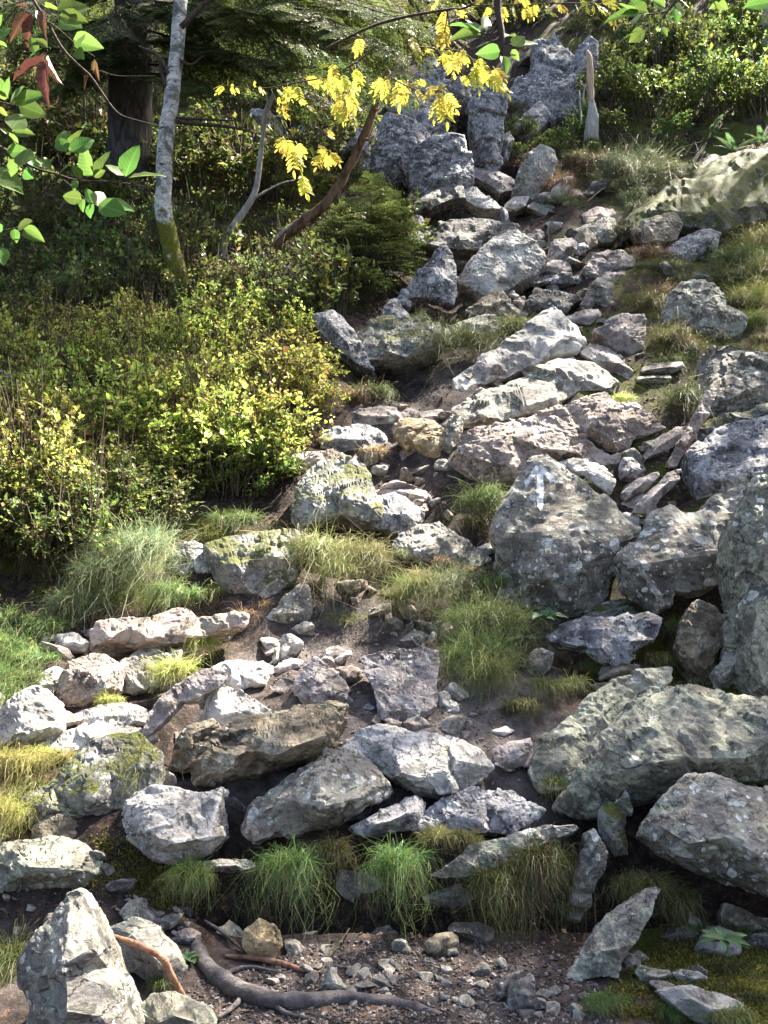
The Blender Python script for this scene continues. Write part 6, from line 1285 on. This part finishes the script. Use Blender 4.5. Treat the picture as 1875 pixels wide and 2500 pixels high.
strew([(0, 1950), (220, 1930), (420, 2000), (430, 2100), (240, 1990), (30, 2050)], 24, .014, .04, 'small stone on the soil around the pointed boulder', 'loose stones around the pointed boulder', (1, 2, 5), 7)
strew([(1300, 1330), (1520, 1350), (1560, 1450), (1280, 1470)], 16, .02, .05, 'mossy hollow stone between the lichened block and the ridged boulder', 'stones in the mossy hollow', (4, 5), 8)
def slab_mesh(seed):
    r = np.random.default_rng(seed); V, F = stone_mesh(seed, r.uniform(.3, .6)); V, F = tri_subdiv(V, F)
    for _ in range(5):
        n = r.normal(0, 1, 3); n /= np.linalg.norm(n); h = V @ n; lim = h.max()*r.uniform(.55, .85); V = V - n[None]*np.clip(h-lim, 0, None)[:, None]
    N = vnormals(V, F); d = planar_cells(V+seed, V, r, 40, .12, .06, 1.5, seed)*.7 + fbm(V*9+seed, seed, 3)*.02
    return V + N*d[:, None], F
SLV = [slab_mesh(60+i) for i in range(9)]; SLM = {m: [mesh_np('stone', v, f, M[m]) for v, f in SLV] for m in ('pale', 'grey', 'slate', 'warm', 'brown', 'dark', 'lichen', 'violet')}
def pile(poly, n, smin, smax, label, group, mats, seed, tilt=.35):
    r = np.random.default_rng(seed); P = px('O', poly); k = 0
    while k < n:
        q = r.uniform(P.min(0), P.max(0))
        if not inside(q, P): continue
        h = hit(q); s = r.uniform(smin, smax); m = SLM[mats[r.integers(0, len(mats))]]
        zf = float(hfull(np.array([h[0]]), np.array([h[1]-s*.2]))[0]); o = obj('broken_rock', m[r.integers(0, 9)], None, (h[0], h[1]-s*.2, zf+s*.08), label=label, category='rock', group=group); o.scale = (s*r.uniform(.9, 1.4), s, s); o.rotation_euler = (r.normal(.35, tilt), r.normal(0, tilt), r.uniform(0, 6.3)); k += 1
pile([(870, 420), (1080, 400), (1180, 380), (1330, 430), (1400, 560), (1330, 700), (1180, 740), (860, 700)], 46, .12, .34, 'angular broken slab among the gully boulders', 'broken slabs filling the gully', ('slate', 'grey', 'dark', 'violet'), 31)
pile([(990, 780), (1400, 760), (1480, 900), (1480, 1040), (1340, 1120), (1200, 980), (1000, 860)], 34, .10, .24, 'broken slab wedged between the capping slab and the right hand boulders', 'slabs of the right pile', ('pale', 'warm', 'slate', 'lichen'), 32)
pile([(720, 880), (960, 860), (1000, 1000), (1060, 1140), (880, 1180), (780, 1080)], 22, .08, .20, 'low broken slab around the ochre block', 'slabs around the ochre block', ('slate', 'warm', 'grey'), 33)
pile([(1240, 1280), (1560, 1250), (1600, 1480), (1250, 1470)], 18, .08, .20, 'dark slab in the crevices below the dotted boulder', 'slabs below the dotted boulder', ('brown', 'dark', 'lichen'), 34)
pile([(60, 1350), (520, 1330), (1000, 1340), (1050, 1600), (1180, 1720), (860, 1800), (420, 1800), (60, 1700)], 60, .05, .14, 'broken chunk between the terrace boulders', 'broken chunks on the terrace', ('pale', 'pale', 'slate', 'warm', 'grey'), 35)
pile([(0, 1880), (420, 1860), (560, 1960), (900, 2010), (1300, 2020), (1659, 1960), (1659, 2190), (1250, 2120), (440, 2040), (0, 2000)], 34, .04, .12, 'dark chunk at the foot of the earth bank', 'chunks at the foot of the bank', ('dark', 'grey', 'brown', 'lichen'), 36)
pile([(840, 170), (1120, 130), (1300, 170), (1260, 300), (1130, 360), (860, 380)], 30, .25, .6, 'broken violet block of the cliff', 'broken blocks of the cliff', ('violet', 'violet', 'dark'), 37)
pile([(1330, 380), (1500, 320), (1659, 640), (1640, 860), (1430, 800), (1420, 560)], 14, .10, .26, 'lichened stone half sunk in the grassy slope', 'stones in the grassy slope', ('lichen', 'grey', 'warm'), 38)
pile([(560, 1170), (1050, 1190), (1040, 1330), (640, 1350)], 22, .07, .17, 'flat broken stone between the olive tussocks', 'broken stones between the tussocks', ('slate', 'warm', 'grey', 'lichen'), 39)
pile([(740, 900), (960, 1000), (900, 1150), (760, 1000)], 12, .08, .16, 'reddish slab on the path below the dark red flat slab', 'slabs on the path', ('slate', 'warm'), 40)
pile([(560, 1330), (1000, 1320), (1010, 1470), (900, 1580), (760, 1560), (580, 1480)], 22, .06, .15, 'flat chipped stone pressed into the soil around the cracked lilac slab', 'flat stones around the lilac slab', ('slate', 'pale', 'warm'), 41, .2)
def scatter_stuff(name, label, poly, n, smin, smax, mat, seed, thin=.5, cols=None, leafy=False):
    r = np.random.default_rng(seed); P = px('O', poly); parts = []; k = 0
    lowV = np.array([(1, 0, 0), (0, 1, 0), (-1, 0, 0), (0, -1, 0), (0, 0, .8), (0, 0, -.8)], float); lowF = np.array([(0, 1, 4), (1, 2, 4), (2, 3, 4), (3, 0, 4), (1, 0, 5), (2, 1, 5), (3, 2, 5), (0, 3, 5)])
    Q = r.uniform(P.min(0), P.max(0), (n*4, 2)); Q = np.array([q for q in Q if inside(q, P)])[:n]
    H = np.array([hit(q) for q in Q]); Z = hfull(H[:, 0], H[:, 1]); org = np.array([H[:, 0].mean(), H[:, 1].mean(), 0])
    for h, z in zip(H, Z):
        s = math.exp(r.uniform(math.log(smin), math.log(smax))); a = r.uniform(0, 6.28); ca, sa = math.cos(a), math.sin(a)
        v = lowV*np.array([1, r.uniform(.5, .95), thin*r.uniform(.5, 1.2)])*(1+r.normal(0, .18, (6, 1))); 
        Rm = np.array(Matrix.Rotation(a, 3, 'Z') @ Matrix.Rotation(r.normal(0, .5), 3, 'X') @ Matrix.Rotation(r.normal(0, .5), 3, 'Y'))
        v = (v @ Rm.T)*s + np.array([h[0], h[1], z+s*thin*.3]) - org
        if cols is not None: parts.append((v, lowF, np.tile(pal(1, r, cols, None, .2), (6, 1))))
        else: parts.append((v, lowF))
    V, F, C = merge(parts); o = obj(name, mesh_np(name, V, F, mat, False, C), None, org, kind='stuff', label=label, category=name)
GV = [(.13, .11, .105), (.22, .195, .19), (.08, .067, .065), (.13, .09, .075), (.05, .037, .033)]
def vcol_mat(name):
    s = NT(name); a = s.node('ShaderNodeAttribute', attribute_name='Col'); v = s.coords(False); n = s.noise(v, 180, 4, .7)
    s.l.new(s.mix(s.math('MULTIPLY', s.step(n, .4, .7), .5), a.outputs['Color'], (.05, .04, .035)), s.b.inputs['Base Color']); s.b.inputs['Roughness'].default_value = .9; return s.m
M['gravel'] = vcol_mat('gravel')
scatter_stuff('gravel', 'fine grey gravel strewn over the path at the foot of the bank', [(300, 2240), (430, 2120), (560, 2080), (700, 2030), (900, 2030), (1250, 2070), (1350, 2230), (900, 2260), (300, 2260)], 5200, .004, .015, M['gravel'], 1, .6, GV)
scatter_stuff('gravel', 'brown leaf crumbs and gravel on the trodden terrace soil', [(300, 1700), (560, 1460), (600, 1340), (980, 1330), (1010, 1480), (1090, 1560), (1230, 1700), (1180, 1790), (900, 1700), (560, 1560)], 3000, .004, .014, M['gravel'], 2, .5, GV + [(.30, .17, .10), (.20, .10, .06), (.36, .30, .26)])
scatter_stuff('gravel', 'dark soil crumbs and gravel in the gully', [(860, 660), (1060, 480), (1200, 360), (1340, 400), (1340, 640), (1440, 820), (1500, 920), (1400, 1100), (1340, 900), (1180, 640), (960, 900), (880, 1150), (780, 1050), (780, 900)], 2600, .008, .026, M['gravel'], 3, .5, [(.10, .07, .06), (.16, .11, .10), (.05, .035, .03), (.22, .18, .17)])
scatter_stuff('leaf_litter', 'dry brown leaf litter on the bank and slopes', [(0, 1880), (300, 1850), (640, 1800), (1200, 1850), (1659, 1900), (1659, 2210), (1300, 2080), (700, 2000), (0, 2000)], 1800, .006, .018, M['gravel'], 4, .15, [(.16, .08, .04), (.10, .05, .03), (.24, .15, .09), (.06, .04, .025)])
